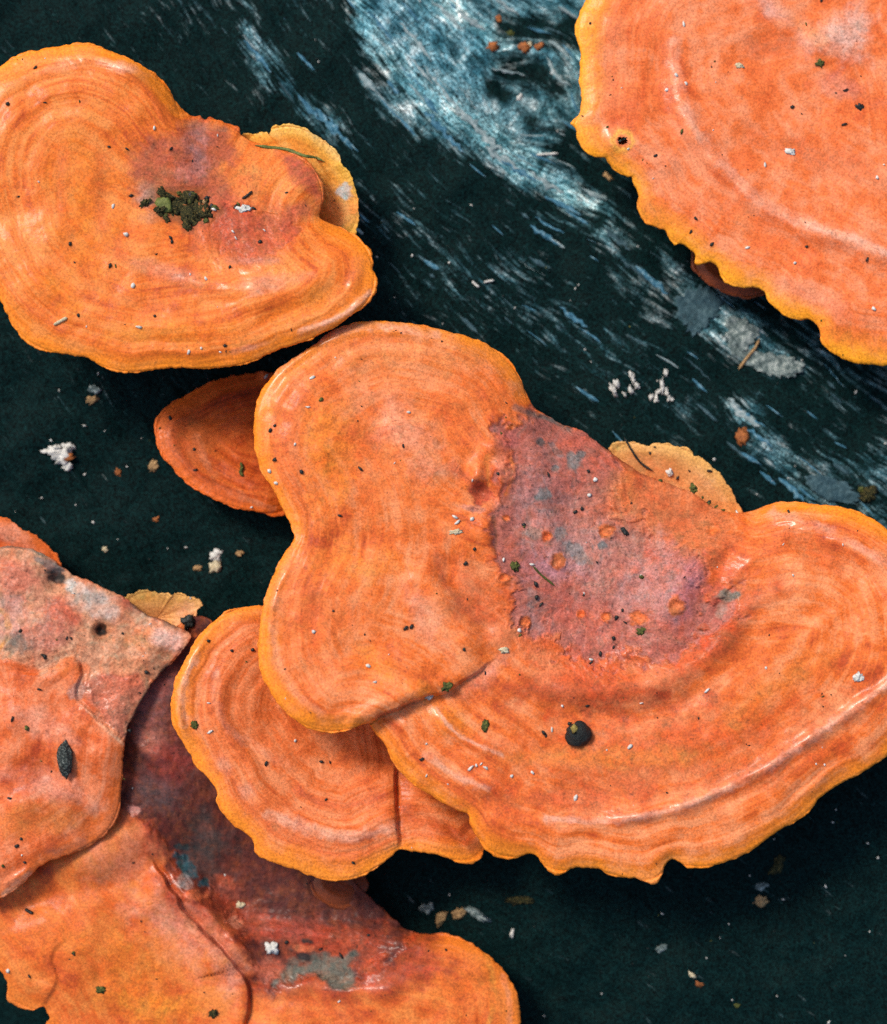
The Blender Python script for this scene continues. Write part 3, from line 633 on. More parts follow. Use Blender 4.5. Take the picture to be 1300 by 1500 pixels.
# --- F: weathered cap at the left edge
out_F = [(-180, 1080), (-160, 960), (-110, 860), (-50, 812), (0, 802), (24, 800), (52, 806), (76, 818), (96, 834), (112, 844), (132, 850), (148, 859), (168, 868), (184, 876), (200, 888), (216, 900), (240, 908), (256, 916), (274, 924), (281, 934), (266, 956), (246, 977), (228, 995), (216, 1013), (204, 1033), (196, 1048), (188, 1066), (184, 1086), (181, 1110), (180, 1136), (178, 1164), (176, 1186), (168, 1206), (156, 1222), (140, 1234), (124, 1244), (100, 1252), (76, 1260), (56, 1272), (44, 1284), (32, 1296), (16, 1308), (0, 1316), (-40, 1320), (-110, 1290), (-160, 1200)]
bracket('bracket_mushroom', 'weathered bracket mushroom with crusty tan upper part, cut by the left edge', (20, 1020), 98, out_F,
        [(-160, 960, 90, 0.3), (0, 802, 62, 0.1), (132, 850, 70, 0.1), (256, 916, 82, 0.2), (228, 995, 88, 0.5), (184, 1086, 96, 0.9), (176, 1186, 92, 1), (124, 1244, 94, 1), (44, 1284, 104, 1), (-40, 1320, 104, 1), (-160, 1200, 96, 0.8)],
        M_F, ns=620, nt=140, th=15, roll=34, rolld=14, rings=[(34, 12, 4)], seed=300, jag=1.0, lump=1.5, zonerel=0.6,
        bumps=[('plate', [(-80, 800), (52, 800), (100, 834), (200, 885), (290, 930), (240, 985), (205, 1035), (185, 1085), (160, 1060), (120, 1012), (128, 985), (108, 960), (60, 982), (20, 968), (-60, 975)], 1.50, 10), ('ridge', [(120, 980), (135, 1020), (165, 1050), (185, 1080)], 16, 5), ('step', [(15, 985), (60, 985), (105, 962), (122, 985), (112, 1015), (140, 1050), (180, 1085)], 7, 6, 24, -1),
               ('ridge', [(-20, 1060), (40, 1045), (90, 1075), (130, 1120), (150, 1160)], 22, 9), ('ridge', [(-20, 1190), (40, 1180), (90, 1165), (140, 1190)], 24, 10), ('ridge', [(10, 1120), (60, 1130), (110, 1150)], 16, -8), ('ridge', [(60, 1245), (90, 1240), (130, 1225)], 9, 5), ('ridge', [(0, 1300), (25, 1285), (50, 1270)], 8, 6),
               ('blob', 70, 1090, 40, 30, 0, 6), ('blob', 30, 860, 50, 30, 20, 6), ('blob', 95, 905, 30, 40, 0, 8), ('blob', 84, 850, 14, 16, 30, -16), ('blob', 149, 923, 9, 10, 0, -14), ('blob', 225, 940, 30, 20, 0, 5)],
        paint=[('soft', 60, 1060, 60, 24, 25, PALEP, 0.5), ('soft', 70, 1150, 70, 24, 15, (0.72, 0.30, 0.20), 0.55), ('soft', 60, 1200, 80, 26, -5, (0.66, 0.22, 0.045), 0.5), ('soft', 135, 1180, 20, 14, 30, PALEP, 0.5),
               ('poly', [(-80, 800), (52, 800), (100, 834), (200, 885), (290, 930), (240, 985), (205, 1035), (185, 1085), (160, 1060), (120, 1012), (128, 985), (108, 960), (60, 982), (20, 968), (-60, 975)], TANC, 0.9, 8, 10),
               ('soft', 30, 850, 55, 34, 20, (0.54, 0.15, 0.085), 0.9), ('soft', 90, 900, 30, 44, -10, (0.46, 0.11, 0.06), 0.9), ('soft', 55, 930, 60, 30, 0, (0.42, 0.13, 0.09), 0.7), ('soft', 10, 900, 40, 30, 0, (0.60, 0.30, 0.24), 0.7),
               ('poly', [(120, 1000), (150, 985), (180, 995), (205, 985), (214, 1010), (190, 1050), (180, 1080), (150, 1050), (122, 1020)], (0.48, 0.135, 0.075), 0.85, 5, 6), ('line', [(125, 1005), (155, 990), (185, 996)], 5, (0.40, 0.10, 0.07), 0.6),
               ('soft', 205, 935, 30, 20, 10, (0.52, 0.19, 0.07), 0.8), ('soft', 245, 935, 26, 16, 30, (0.66, 0.42, 0.36), 0.7), ('soft', 150, 885, 40, 20, 30, (0.42, 0.34, 0.30), 0.85), ('blob', 108, 860, 22, 10, 20, (0.66, 0.56, 0.50), 0.9), ('soft', 115, 880, 24, 16, 20, (0.55, 0.40, 0.32), 0.7),
               ('blob', 84, 848, 17, 13, 35, SOOT, 0.96), ('blob', 70, 826, 24, 6, 25, (0.16, 0.13, 0.12), 0.75), ('line', [(0, 800), (40, 802), (70, 818), (92, 832)], 5, (0.11, 0.09, 0.07), 0.8), ('soft', 24, 945, 24, 14, 10, (0.11, 0.11, 0.09), 0.9),
               ('soft', 190, 888, 26, 12, 35, (0.30, 0.085, 0.05), 0.8), ('line', [(195, 885), (215, 898), (240, 908), (270, 922)], 8, (0.14, 0.06, 0.035), 0.85), ('blob', 149, 923, 9, 10, 0, (0.012, 0.014, 0.012), 1.0), ('ring', 149, 923, 13, (0.36, 0.14, 0.05), 0.5),
               ('line', [(-10, 890), (8, 900), (12, 930), (-5, 955)], 6, (0.70, 0.27, 0.05), 0.8),
               ('line', [(60, 978), (105, 958), (122, 985), (112, 1015), (140, 1052), (180, 1090)], 5, (0.72, 0.42, 0.26), 0.6), ('soft', 95, 980, 26, 18, 0, (0.66, 0.15, 0.03), 0.8), ('blob', 112, 1010, 12, 14, 0, (0.40, 0.24, 0.20), 0.6),
               ('line', [(178, 1090), (180, 1140), (176, 1186), (150, 1226), (110, 1248)], 4, (0.26, 0.09, 0.04), 0.5), ('line', [(268, 950), (232, 990), (205, 1030), (186, 1068)], 4, (0.09, 0.07, 0.05), 0.8), ('line', [(5, 1310), (25, 1296), (44, 1280)], 7, (0.78, 0.46, 0.30), 0.6)])

# --- E, below the largest cap
out_E = [(700, 1150), (650, 1080), (620, 1000), (540, 930), (450, 885), (410, 884), (381, 887), (364, 888), (346, 892), (331, 895), (322, 903), (308, 915), (290, 932), (280, 949), (269, 971), (258, 992), (253, 1014), (251, 1035), (253, 1061), (265, 1083), (278, 1104), (284, 1118), (299, 1134), (314, 1152), (318, 1164), (317, 1177), (325, 1190), (342, 1208), (359, 1220), (371, 1233), (374, 1249), (390, 1259), (411, 1268), (428, 1272), (450, 1281), (476, 1289), (502, 1290), (527, 1285), (549, 1274), (566, 1261), (577, 1252), (586, 1244), (601, 1247), (622, 1249), (644, 1253), (665, 1261), (682, 1266), (698, 1263), (708, 1252), (712, 1236), (722, 1205)]
bracket('bracket_mushroom', 'apricot fan-shaped bracket mushroom with glossy pale ring and creased tail, under the largest cap', (540, 1040), 62, out_E,
        [(700, 1150, 66, 0), (650, 1080, 58, 0), (540, 930, 60, 0), (450, 885, 90, 0), (381, 887, 120, 0.8), (258, 992, 146, 1), (265, 1083, 150, 1), (317, 1177, 152, 1), (374, 1249, 150, 1), (476, 1289, 150, 1), (566, 1261, 146, 1), (586, 1244, 134, 1), (644, 1253, 132, 1), (698, 1263, 124, 1), (712, 1236, 100, 0.3), (722, 1205, 80, 0)],
        M_E, ns=620, nt=130, th=17, p=0.85, roll=58, rolld=24, rings=[(17, 7, 5), (30, 4, -2.5), (62, 9, 8), (82, 7, -4), (110, 8, 3.5), (128, 6, -2.5), (142, 6, 2)], seed=400, zonerel=2.6, lump=0.8, jag=0.9,
        bumps=[('step', [(579, 1118), (581, 1150), (582, 1180), (584, 1210), (586, 1246)], 15, 9, 40, -1), ('ridge', [(580, 1120), (582, 1160), (583, 1200), (586, 1238)], 3.2, -8), ('ridge', [(600, 1175), (645, 1200), (700, 1232)], 16, -9), ('ridge', [(284, 1100), (265, 1060), (263, 1020), (272, 985), (292, 948), (320, 915)], 9, 11), ('ridge', [(400, 1190), (450, 1215), (500, 1225), (545, 1218), (580, 1205)], 15, 6)],
        paint=[('line', [(592, 1185), (640, 1208), (705, 1242)], 15, (0.46, 0.07, 0.02), 0.6), ('line', [(270, 1060), (266, 1020), (274, 990), (288, 962)], 8, (0.80, 0.50, 0.36), 0.56), ('line', [(395, 1192), (450, 1213), (510, 1226), (578, 1212)], 13, (0.80, 0.44, 0.30), 0.51), ('soft', 360, 1160, 20, 12, 50, PALEP, 0.4), ('soft', 330, 1120, 20, 10, 50, PALEP, 0.4),  # pale lines: sheen of the ridges painted into the colour
               ('line', [(318, 985), (318, 1035), (345, 1075), (420, 1120)], 9, (0.80, 0.40, 0.26), 0.32), ('blob', 402, 1211, 14, 9, 20, (0.62, 0.15, 0.045), 0.6), ('line', [(420, 1150), (490, 1180), (575, 1165)], 8, (0.58, 0.12, 0.05), 0.4)])  # first line: painted ring highlight
# --- C: the largest cap
out_C = [(1380, 940), (1375, 870), (1345, 810), (1300, 776), (1295, 771), (1277, 759), (1254, 748), (1231, 742), (1203, 739), (1175, 736), (1145, 734), (1125, 739), (1111, 747), (1092, 751), (1069, 750), (1042, 741), (1018, 724), (986, 710), (958, 700), (935, 691), (908, 672), (885, 655), (866, 642), (857, 632), (834, 625), (816, 617), (803, 609), (790, 602),
         (777, 590), (768, 568), (759, 546), (746, 527), (728, 513), (706, 500), (684, 493), (662, 486), (640, 481), (614, 475), (588, 472), (557, 470), (530, 471), (500, 478), (478, 491), (460, 505), (447, 513), (429, 526), (407, 541), (394, 557), (383, 572), (376, 590), (372, 612), (371, 634), (374, 660), (383, 691), (394, 708), (407, 730), (420, 757), (429, 779), (430, 792), (420, 806), (407, 827), (396, 854), (387, 880), (381, 915), (378, 950), (381, 981), (390, 1003), (407, 1030), (429, 1052), (456, 1069), (482, 1074), (508, 1071), (526, 1063), (539, 1057),
         (549, 1074), (563, 1090), (578, 1120), (598, 1143), (628, 1163), (657, 1181), (686, 1193), (689, 1207), (698, 1225), (715, 1248), (739, 1259), (756, 1257), (774, 1251), (786, 1254), (797, 1269), (812, 1283), (826, 1280), (838, 1272), (856, 1271), (879, 1274), (891, 1282), (920, 1286), (940, 1289), (955, 1296), (967, 1290), (973, 1272), (984, 1259), (996, 1263), (1005, 1270), (1025, 1273), (1054, 1266), (1084, 1255), (1107, 1242), (1130, 1224), (1160, 1207), (1183, 1193), (1201, 1168), (1230, 1149), (1253, 1137), (1277, 1124), (1300, 1106), (1335, 1070), (1365, 1010)]
pits = [(801, 785, 8), (817, 822, 11), (890, 778, 12), (769, 911, 9), (990, 888, 12), (935, 904, 12), (888, 903, 8), (852, 900, 6), (1045, 777, 10), (738, 847, 8), (750, 625, 5), (742, 759, 6)]
bracket('bracket_mushroom', 'largest orange bracket mushroom, lobed, with mauve pitted middle, in the centre of the picture', (835, 870), 148, out_C,
        [(1380, 940, 190, 1), (1300, 776, 160, 1), (1175, 736, 138, 1), (1092, 751, 104, 0.3), (986, 710, 100, 0), (857, 632, 100, 0), (795, 606, 108, 0.1), (759, 546, 132, 0.8), (662, 486, 152, 1), (557, 470, 162, 1), (460, 505, 170, 1), (371, 634, 190, 1), (429, 785, 192, 1), (387, 880, 212, 1), (407, 1030, 220, 1), (508, 1071, 220, 1), (545, 1062, 208, 0.8), (598, 1143, 198, 1), (686, 1193, 196, 1), (739, 1259, 198, 1), (955, 1296, 200, 1), (1130, 1224, 198, 1), (1300, 1106, 196, 1)],
        M_C, ns=920, nt=190, th=18, p=1.0, dome=12, roll=48, rolld=22, rings=[(19, 7, 5), (32, 5, -2.5), (50, 9, 3.5), (70, 6, -2), (92, 9, 2.5)], seed=500, lump=1.0, zonerel=1.2, smooth=20,
        bumps=[('ridge', [(392, 580), (405, 552), (432, 527), (470, 503), (520, 485), (580, 483), (650, 496)], 8, 8), ('ridge', [(432, 812), (408, 858), (396, 908), (395, 955), (405, 1000)], 8, 8), ('plate', [(730, 650), (738, 625), (775, 604), (815, 616), (857, 632), (890, 658), (908, 690), (898, 725), (892, 760), (930, 768), (975, 795), (1020, 815), (1034, 850), (1036, 895), (1060, 868), (1084, 866), (1072, 900), (1042, 920), (1020, 948), (990, 972), (965, 972), (940, 958), (900, 962), (870, 978), (840, 962), (800, 942), (770, 934), (756, 905), (748, 862), (740, 820), (722, 800), (730, 760), (700, 745), (730, 735), (745, 715), (752, 690), (752, 660)], 2.25, 24), ('ridge', [(800, 1197), (880, 1203), (960, 1192), (1030, 1170), (1110, 1132), (1190, 1080), (1300, 1003), (1360, 940)], 11, 11), ('ridge', [(700, 1170), (800, 1160), (900, 1160), (1000, 1140), (1100, 1090), (1220, 1000)], 26, -7),
               ('ridge', [(632, 1028), (655, 1062), (690, 1090), (740, 1108)], 10, 8), ('ridge', [(620, 1095), (650, 1120), (700, 1150), (740, 1165)], 12, 6),
               ('step', [(530, 1064), (560, 1048), (600, 1030), (632, 1020), (660, 1010), (700, 985), (730, 960)], 34, 3, 42, 1),
               ('ridge', [(600, 815), (640, 870), (670, 920), (700, 965)], 24, 12), ('ridge', [(640, 800), (662, 850), (700, 905), (735, 945)], 16, -13), ('ridge', [(440, 790), (520, 790), (600, 800), (660, 795)], 30, -10),
               ('ridge', [(750, 965), (810, 1005), (880, 1010), (960, 1005), (1030, 965), (1080, 910), (1100, 850)], 22, 15), ('ridge', [(760, 935), (830, 962), (900, 965), (980, 965), (1025, 935), (1045, 890)], 15, -7), ('ridge', [(710, 1000), (790, 1040), (880, 1050), (980, 1035), (1080, 970)], 20, -9), ('ridge', [(880, 975), (925, 958), (965, 972)], 9, 7),
               ('ridge', [(1120, 760), (1180, 768), (1240, 795), (1300, 830), (1350, 890)], 14, 11), ('ridge', [(1090, 790), (1160, 800), (1230, 830), (1290, 880)], 24, -12), ('ridge', [(1040, 840), (1080, 800), (1110, 770)], 12, -7), ('ridge', [(1060, 860), (1110, 815), (1160, 800)], 11, 6), ('ridge', [(1080, 900), (1130, 870), (1200, 850)], 12, 6), ('ridge', [(1110, 930), (1160, 915), (1230, 880)], 14, -6),
               ('ridge', [(560, 600), (600, 650), (650, 680), (690, 690)], 24, 8), ('ridge', [(600, 580), (660, 620), (710, 640)], 14, -6), ('ridge', [(460, 640), (480, 700), (520, 750)], 18, 5),
               ('blob', 705, 722, 16, 15, 0, -13), ('ridge', [(688, 708), (700, 700), (718, 705)], 8, 9), ('blob', 700, 690, 12, 22, 10, 11), ('blob', 733, 690, 13, 22, -5, 10), ('blob', 722, 655, 14, 12, 0, 8), ('blob', 712, 775, 20, 22, 0, 10), ('ridge', [(724, 760), (727, 790), (722, 810)], 6, -7),
               ('blob', 1000, 860, 26, 60, 25, 12), ('blob', 945, 830, 20, 60, 10, -7), ('ridge', [(938, 800), (955, 812), (975, 805)], 5, -4), ('blob', 860, 680, 60, 40, 30, 10)] + [('pit', x, y, r, 2.2) for x, y, r in pits],
        paint=[('soft', 560, 640, 190, 150, 0, (0.82, 0.20, 0.045), 0.5), ('soft', 470, 920, 90, 130, 0, (0.83, 0.20, 0.05), 0.45), ('soft', 980, 1100, 360, 90, -10, (0.56, 0.088, 0.014), 0.7), ('soft', 600, 640, 90, 36, 40, PALEP, 0.45), ('soft', 620, 900, 24, 60, -35, PALEP, 0.4), ('soft', 715, 985, 40, 16, -35, (0.76, 0.36, 0.27), 0.5), ('soft', 480, 660, 40, 100, 0, YELL, 0.45), ('soft', 520, 830, 70, 40, 0, YELL, 0.35), ('soft', 560, 980, 80, 24, 35, YELL, 0.45), ('soft', 650, 1050, 60, 26, 35, YELL, 0.5), ('soft', 900, 1110, 200, 18, 0, (0.76, 0.23, 0.035), 0.45), ('soft', 1130, 1010, 120, 24, -35, (0.76, 0.24, 0.04), 0.4), ('soft', 590, 520, 150, 30, 0, (0.77, 0.25, 0.06), 0.4),
               ('line', [(450, 560), (430, 620), (430, 690), (460, 760)], 14, (0.60, 0.13, 0.035), 0.4), ('line', [(405, 880), (400, 930), (420, 1000), (470, 1045)], 10, PALEP, 0.32),  # second line: lobe edge sheen painted pale
               ('soft', 690, 880, 36, 100, -35, (0.50, 0.08, 0.018), 0.7), ('soft', 850, 1015, 170, 40, 4, (0.46, 0.072, 0.02), 0.8), ('soft', 1060, 930, 100, 34, -45, (0.46, 0.075, 0.02), 0.75), ('soft', 860, 1165, 160, 16, -5, (0.56, 0.12, 0.04), 0.5), ('soft', 1200, 810, 90, 26, 25, (0.60, 0.125, 0.03), 0.55), ('soft', 1130, 1110, 90, 14, -30, (0.58, 0.13, 0.04), 0.4),  # red-brown folds: pigment together with painted fold shade
               ('line', [(800, 1198), (880, 1203), (960, 1192), (1030, 1170), (1110, 1132), (1190, 1080), (1300, 1003)], 8, (0.84, 0.52, 0.40), 0.51), ('line', [(640, 1038), (670, 1075), (735, 1106)], 4, (0.84, 0.50, 0.36), 0.62), ('line', [(625, 1105), (665, 1135), (715, 1155)], 8, (0.80, 0.46, 0.34), 0.42), ('line', [(1130, 752), (1200, 770), (1300, 825)], 10, (0.80, 0.42, 0.30), 0.48), ('line', [(405, 545), (440, 515), (490, 487), (560, 478), (640, 490)], 9, (0.84, 0.50, 0.38), 0.48),  # whitish highlights painted along the ridge crests
               ('poly', [(715, 650), (760, 600), (815, 612), (860, 630), (930, 690), (1070, 755), (1090, 820), (1095, 880), (1050, 950), (1000, 995), (900, 1000), (820, 985), (760, 955), (735, 900), (715, 800)], (0.56, 0.085, 0.022), 0.6, 26, 18),
               ('poly', [(730, 650), (738, 625), (775, 604), (815, 616), (857, 632), (890, 658), (908, 690), (898, 725), (892, 760), (930, 768), (975, 795), (1020, 815), (1034, 850), (1036, 895), (1060, 868), (1084, 866), (1072, 900), (1042, 920), (1020, 948), (990, 972), (965, 972), (940, 958), (900, 962), (870, 978), (840, 962), (800, 942), (770, 934), (756, 905), (748, 862), (740, 820), (722, 800), (730, 760), (700, 745), (730, 735), (745, 715), (752, 690), (752, 660)], MAUVE, 0.86, 8, 24),
               ('soft', 850, 800, 110, 80, 30, (0.43, 0.245, 0.215), 0.6), ('soft', 780, 700, 40, 70, 20, (0.56, 0.25, 0.20), 0.5), ('soft', 950, 860, 60, 60, 20, (0.45, 0.24, 0.22), 0.5),
               ('poly', [(900, 690), (950, 705), (1020, 730), (1080, 765), (1060, 830), (1030, 815), (975, 795), (930, 768), (892, 755)], (0.50, 0.155, 0.055), 0.6, 16, 14), ('soft', 905, 725, 26, 40, 20, (0.72, 0.21, 0.035), 0.7), ('soft', 960, 690, 80, 16, 30, (0.52, 0.14, 0.05), 0.55),
               ('soft', 790, 720, 50, 60, 0, MAUVE2, 0.6), ('soft', 800, 830, 50, 30, 20, (0.47, 0.20, 0.22), 0.7), ('soft', 960, 850, 40, 60, 20, MAUVE2, 0.55), ('soft', 1010, 860, 22, 50, 20, (0.44, 0.15, 0.17), 0.7), ('soft', 860, 660, 50, 24, 30, (0.50, 0.115, 0.07), 0.7), ('soft', 745, 645, 24, 16, 10, (0.42, 0.10, 0.08), 0.7), ('soft', 880, 730, 40, 60, 20, (0.48, 0.15, 0.09), 0.6), ('soft', 895, 845, 18, 60, 15, (0.40, 0.10, 0.055), 0.6), ('soft', 830, 880, 50, 26, 10, (0.40, 0.105, 0.075), 0.6), ('soft', 1050, 890, 18, 34, 20, (0.36, 0.075, 0.05), 0.8),
               ('soft', 930, 790, 40, 24, 20, (0.42, 0.21, 0.15), 0.6), ('soft', 780, 905, 26, 30, 0, (0.34, 0.20, 0.18), 0.6),
               ('blob', 842, 676, 12, 14, 10, GREY, 0.85), ('blob', 850, 665, 9, 6, 0, GREY, 0.8), ('blob', 815, 686, 7, 5, 0, GREY, 0.8), ('blob', 792, 648, 7, 6, 30, (0.09, 0.10, 0.10), 0.85), ('blob', 801, 724, 12, 9, -10, GREY, 0.85), ('blob', 785, 782, 16, 8, 10, (0.27, 0.22, 0.20), 0.7), ('blob', 822, 780, 14, 12, 30, (0.24, 0.22, 0.20), 0.75), ('blob', 845, 808, 22, 12, 40, (0.22, 0.21, 0.20), 0.75), ('blob', 883, 799, 7, 7, 0, (0.12, 0.14, 0.14), 0.85), ('blob', 815, 660, 5, 16, -40, (0.26, 0.19, 0.18), 0.7), ('blob', 1068, 872, 17, 9, -5, (0.15, 0.15, 0.12), 0.9), ('blob', 1058, 893, 9, 14, 10, (0.28, 0.16, 0.12), 0.7), ('blob', 780, 880, 8, 20, 0, (0.30, 0.22, 0.20), 0.5),
               ('line', [(755, 597), (780, 606), (815, 618), (835, 626)], 7, (0.13, 0.12, 0.10), 0.8), ('line', [(885, 656), (935, 692), (985, 712)], 6, (0.30, 0.08, 0.03), 0.7),
               ('blob', 705, 722, 17, 15, 0, (0.36, 0.06, 0.03), 0.85), ('blob', 690, 745, 20, 5, 10, (0.42, 0.20, 0.16), 0.5), ('soft', 735, 685, 12, 22, 0, (0.70, 0.24, 0.14), 0.7), ('line', [(748, 670), (752, 695), (740, 725)], 4, (0.72, 0.19, 0.04), 0.8), ('line', [(714, 670), (716, 710)], 5, (0.74, 0.26, 0.05), 0.6), ('line', [(722, 755), (727, 785), (724, 810)], 5, (0.20, 0.08, 0.04), 0.6), ('line', [(640, 815), (655, 860), (700, 910)], 8, (0.50, 0.09, 0.03), 0.5), ('line', [(555, 1050), (600, 1032), (632, 1021)], 4, (0.30, 0.06, 0.02), 0.7)]  # dark valley and crease lines: painted shade mixed with stain
              + [('blob', x, y, r * 1.1, r, 0, PIT, 0.9) for x, y, r in pits] + [('ring', x, y, r * 0.85, (0.34, 0.07, 0.025), 0.5) for x, y, r in pits])

# --- A: amber cap, upper left
out_A = [(-75, 270), (-65, 180), (-35, 125), (0, 97), (28, 79), (65, 71), (101, 65), (127, 62), (148, 69), (171, 78), (194, 88), (210, 97), (226, 106), (240, 120), (251, 134), (258, 150), (272, 162), (284, 171), (293, 169), (300, 174), (307, 171), (314, 174), (323, 176), (330, 181), (341, 182), (350, 187), (353, 196), (365, 204), (383, 211), (406, 218), (434, 224), (455, 240), (468, 258), (475, 281), (472, 300), (469, 316), (478, 326), (503, 335), (521, 344), (535, 358), (545, 369), (547, 392), (554, 411), (551, 429), (535, 448), (517, 461), (489, 480), (466, 491), (452, 500), (415, 510), (392, 519), (369, 531), (351, 536), (318, 539), (277, 540), (249, 539), (217, 544), (185, 547), (157, 541), (134, 528), (111, 521), (83, 518), (55, 511), (32, 496), (18, 475), (7, 455), (0, 440), (-25, 415), (-60, 350)]
bracket('bracket_mushroom', 'amber orange bracket mushroom with mossy dirt on its middle, upper left', (290, 295), 158, out_A,
        [(-75, 270, 190, 1), (65, 71, 176, 1), (210, 97, 170, 1), (300, 172, 134, 0.2), (383, 211, 124, 0), (475, 281, 132, 0.2), (480, 328, 140, 0.5), (545, 369, 172, 1), (551, 429, 190, 1), (415, 510, 200, 1), (217, 544, 208, 1), (32, 496, 206, 1)],
        M_A, ns=800, nt=170, th=17, p=1.0, dome=8, roll=60, rolld=24, rings=[(22, 9, 5), (40, 6, -2.5), (64, 10, 4), (90, 8, -2), (120, 12, 3), (150, 9, -2)], seed=600, lump=0.9, zonerel=1.5, jag=1.2,
        bumps=[('ridge', [(60, 92), (110, 82), (150, 86), (190, 100), (225, 125)], 9, 5), ('ridge', [(420, 494), (470, 478), (515, 455), (542, 425)], 8, 6), ('plate', [(312, 308), (345, 300), (400, 310), (425, 315), (445, 335), (420, 362), (395, 378), (355, 385), (325, 372), (308, 340)], 1.50, 8), ('blob', 435, 265, 40, 44, 20, 7), ('ridge', [(330, 440), (400, 430), (470, 400), (510, 360)], 22, 8), ('ridge', [(300, 470), (380, 460), (470, 440), (530, 400)], 14, -5), ('blob', 380, 340, 60, 30, -10, -8), ('blob', 265, 305, 40, 24, 20, -6), ('ridge', [(465, 320), (440, 330), (400, 345)], 10, -7), ('ridge', [(520, 372), (524, 400), (510, 430)], 9, 4), ('ridge', [(240, 395), (280, 410), (330, 420), (400, 405)], 14, 6), ('blob', 180, 100, 34, 14, 20, 5)],
        paint=[('soft', 120, 300, 50, 120, -10, YELL, 0.35), ('soft', 80, 420, 60, 24, 35, YELL, 0.4), ('soft', 250, 490, 120, 22, 0, YELL, 0.4), ('soft', 440, 450, 80, 20, -25, YELL, 0.4), ('line', [(150, 230), (150, 330), (200, 390), (290, 420)], 16, (0.58, 0.115, 0.03), 0.4), ('line', [(90, 230), (95, 330), (150, 420), (260, 455)], 12, (0.60, 0.13, 0.03), 0.35), ('soft', 240, 395, 60, 14, 15, (0.72, 0.27, 0.15), 0.55), ('soft', 395, 415, 50, 14, -12, (0.76, 0.34, 0.22), 0.5), ('line', [(440, 485), (500, 462), (540, 430)], 6, (0.82, 0.52, 0.40), 0.56), ('soft', 178, 98, 28, 9, 15, (0.80, 0.46, 0.33), 0.6), ('soft', 90, 95, 30, 10, -15, PALEP, 0.35), ('soft', 370, 508, 26, 6, -15, PALEP, 0.5),  # palest edge line and upper edge patch: painted highlights
               ('poly', [(195, 225), (230, 205), (270, 180), (330, 186), (340, 215), (330, 250), (345, 290), (330, 310), (300, 300), (260, 280), (215, 285), (190, 260)], (0.44, 0.10, 0.048), 0.85, 18, 18), ('soft', 290, 215, 24, 30, 0, (0.34, 0.20, 0.20), 0.6), ('soft', 275, 255, 24, 18, 0, (0.54, 0.22, 0.18), 0.6), ('line', [(270, 180), (300, 184), (330, 190)], 7, (0.22, 0.14, 0.10), 0.6),
               ('soft', 365, 260, 40, 30, 0, (0.74, 0.23, 0.05), 0.7),
               ('poly', [(312, 308), (345, 300), (400, 310), (425, 315), (445, 335), (420, 362), (395, 378), (355, 385), (325, 372), (308, 340)], (0.44, 0.078, 0.042), 0.75, 14, 14), ('poly', [(400, 218), (434, 226), (455, 242), (470, 262), (474, 285), (465, 300), (450, 280), (430, 255)], (0.44, 0.075, 0.04), 0.8, 10, 8), ('soft', 435, 310, 24, 14, 0, (0.48, 0.09, 0.05), 0.7), ('soft', 370, 382, 50, 8, 0, (0.46, 0.20, 0.14), 0.6),
               ('soft', 215, 290, 22, 22, 0, (0.46, 0.27, 0.20), 0.8), ('soft', 222, 320, 18, 16, 0, (0.42, 0.22, 0.14), 0.7), ('soft', 268, 306, 56, 32, 15, (0.20, 0.095, 0.03), 0.85), ('soft', 330, 330, 90, 60, 0, (0.48, 0.08, 0.03), 0.55)])

# --- B: coral cap, upper right
out_B = [(1560, 200), (1530, 380), (1450, 480), (1360, 525), (1300, 535), (1262, 533), (1238, 527), (1215, 514), (1203, 500), (1200, 482), (1185, 468), (1169, 469), (1150, 463), (1135, 450), (1122, 437), (1119, 426), (1104, 421), (1085, 421), (1065, 416), (1056, 407), (1052, 393), (1042, 384), (1031, 387), (1020, 387), (1018, 374), (1010, 364), (1000, 358), (988, 360), (981, 350), (975, 338), (962, 334), (946, 327), (937, 313), (933, 299), (935, 285), (928, 270), (925, 258), (919, 260), (904, 252), (893, 242), (886, 231), (877, 232), (863, 227), (852, 215), (846, 204), (843, 189), (835, 181), (843, 174), (850, 162), (852, 138), (849, 119), (850, 96), (852, 81), (848, 65), (843, 54), (843, 38), (848, 23), (854, 10), (858, 0), (890, -60), (960, -110), (1100, -160), (1280, -170), (1430, -120), (1530, 20)]
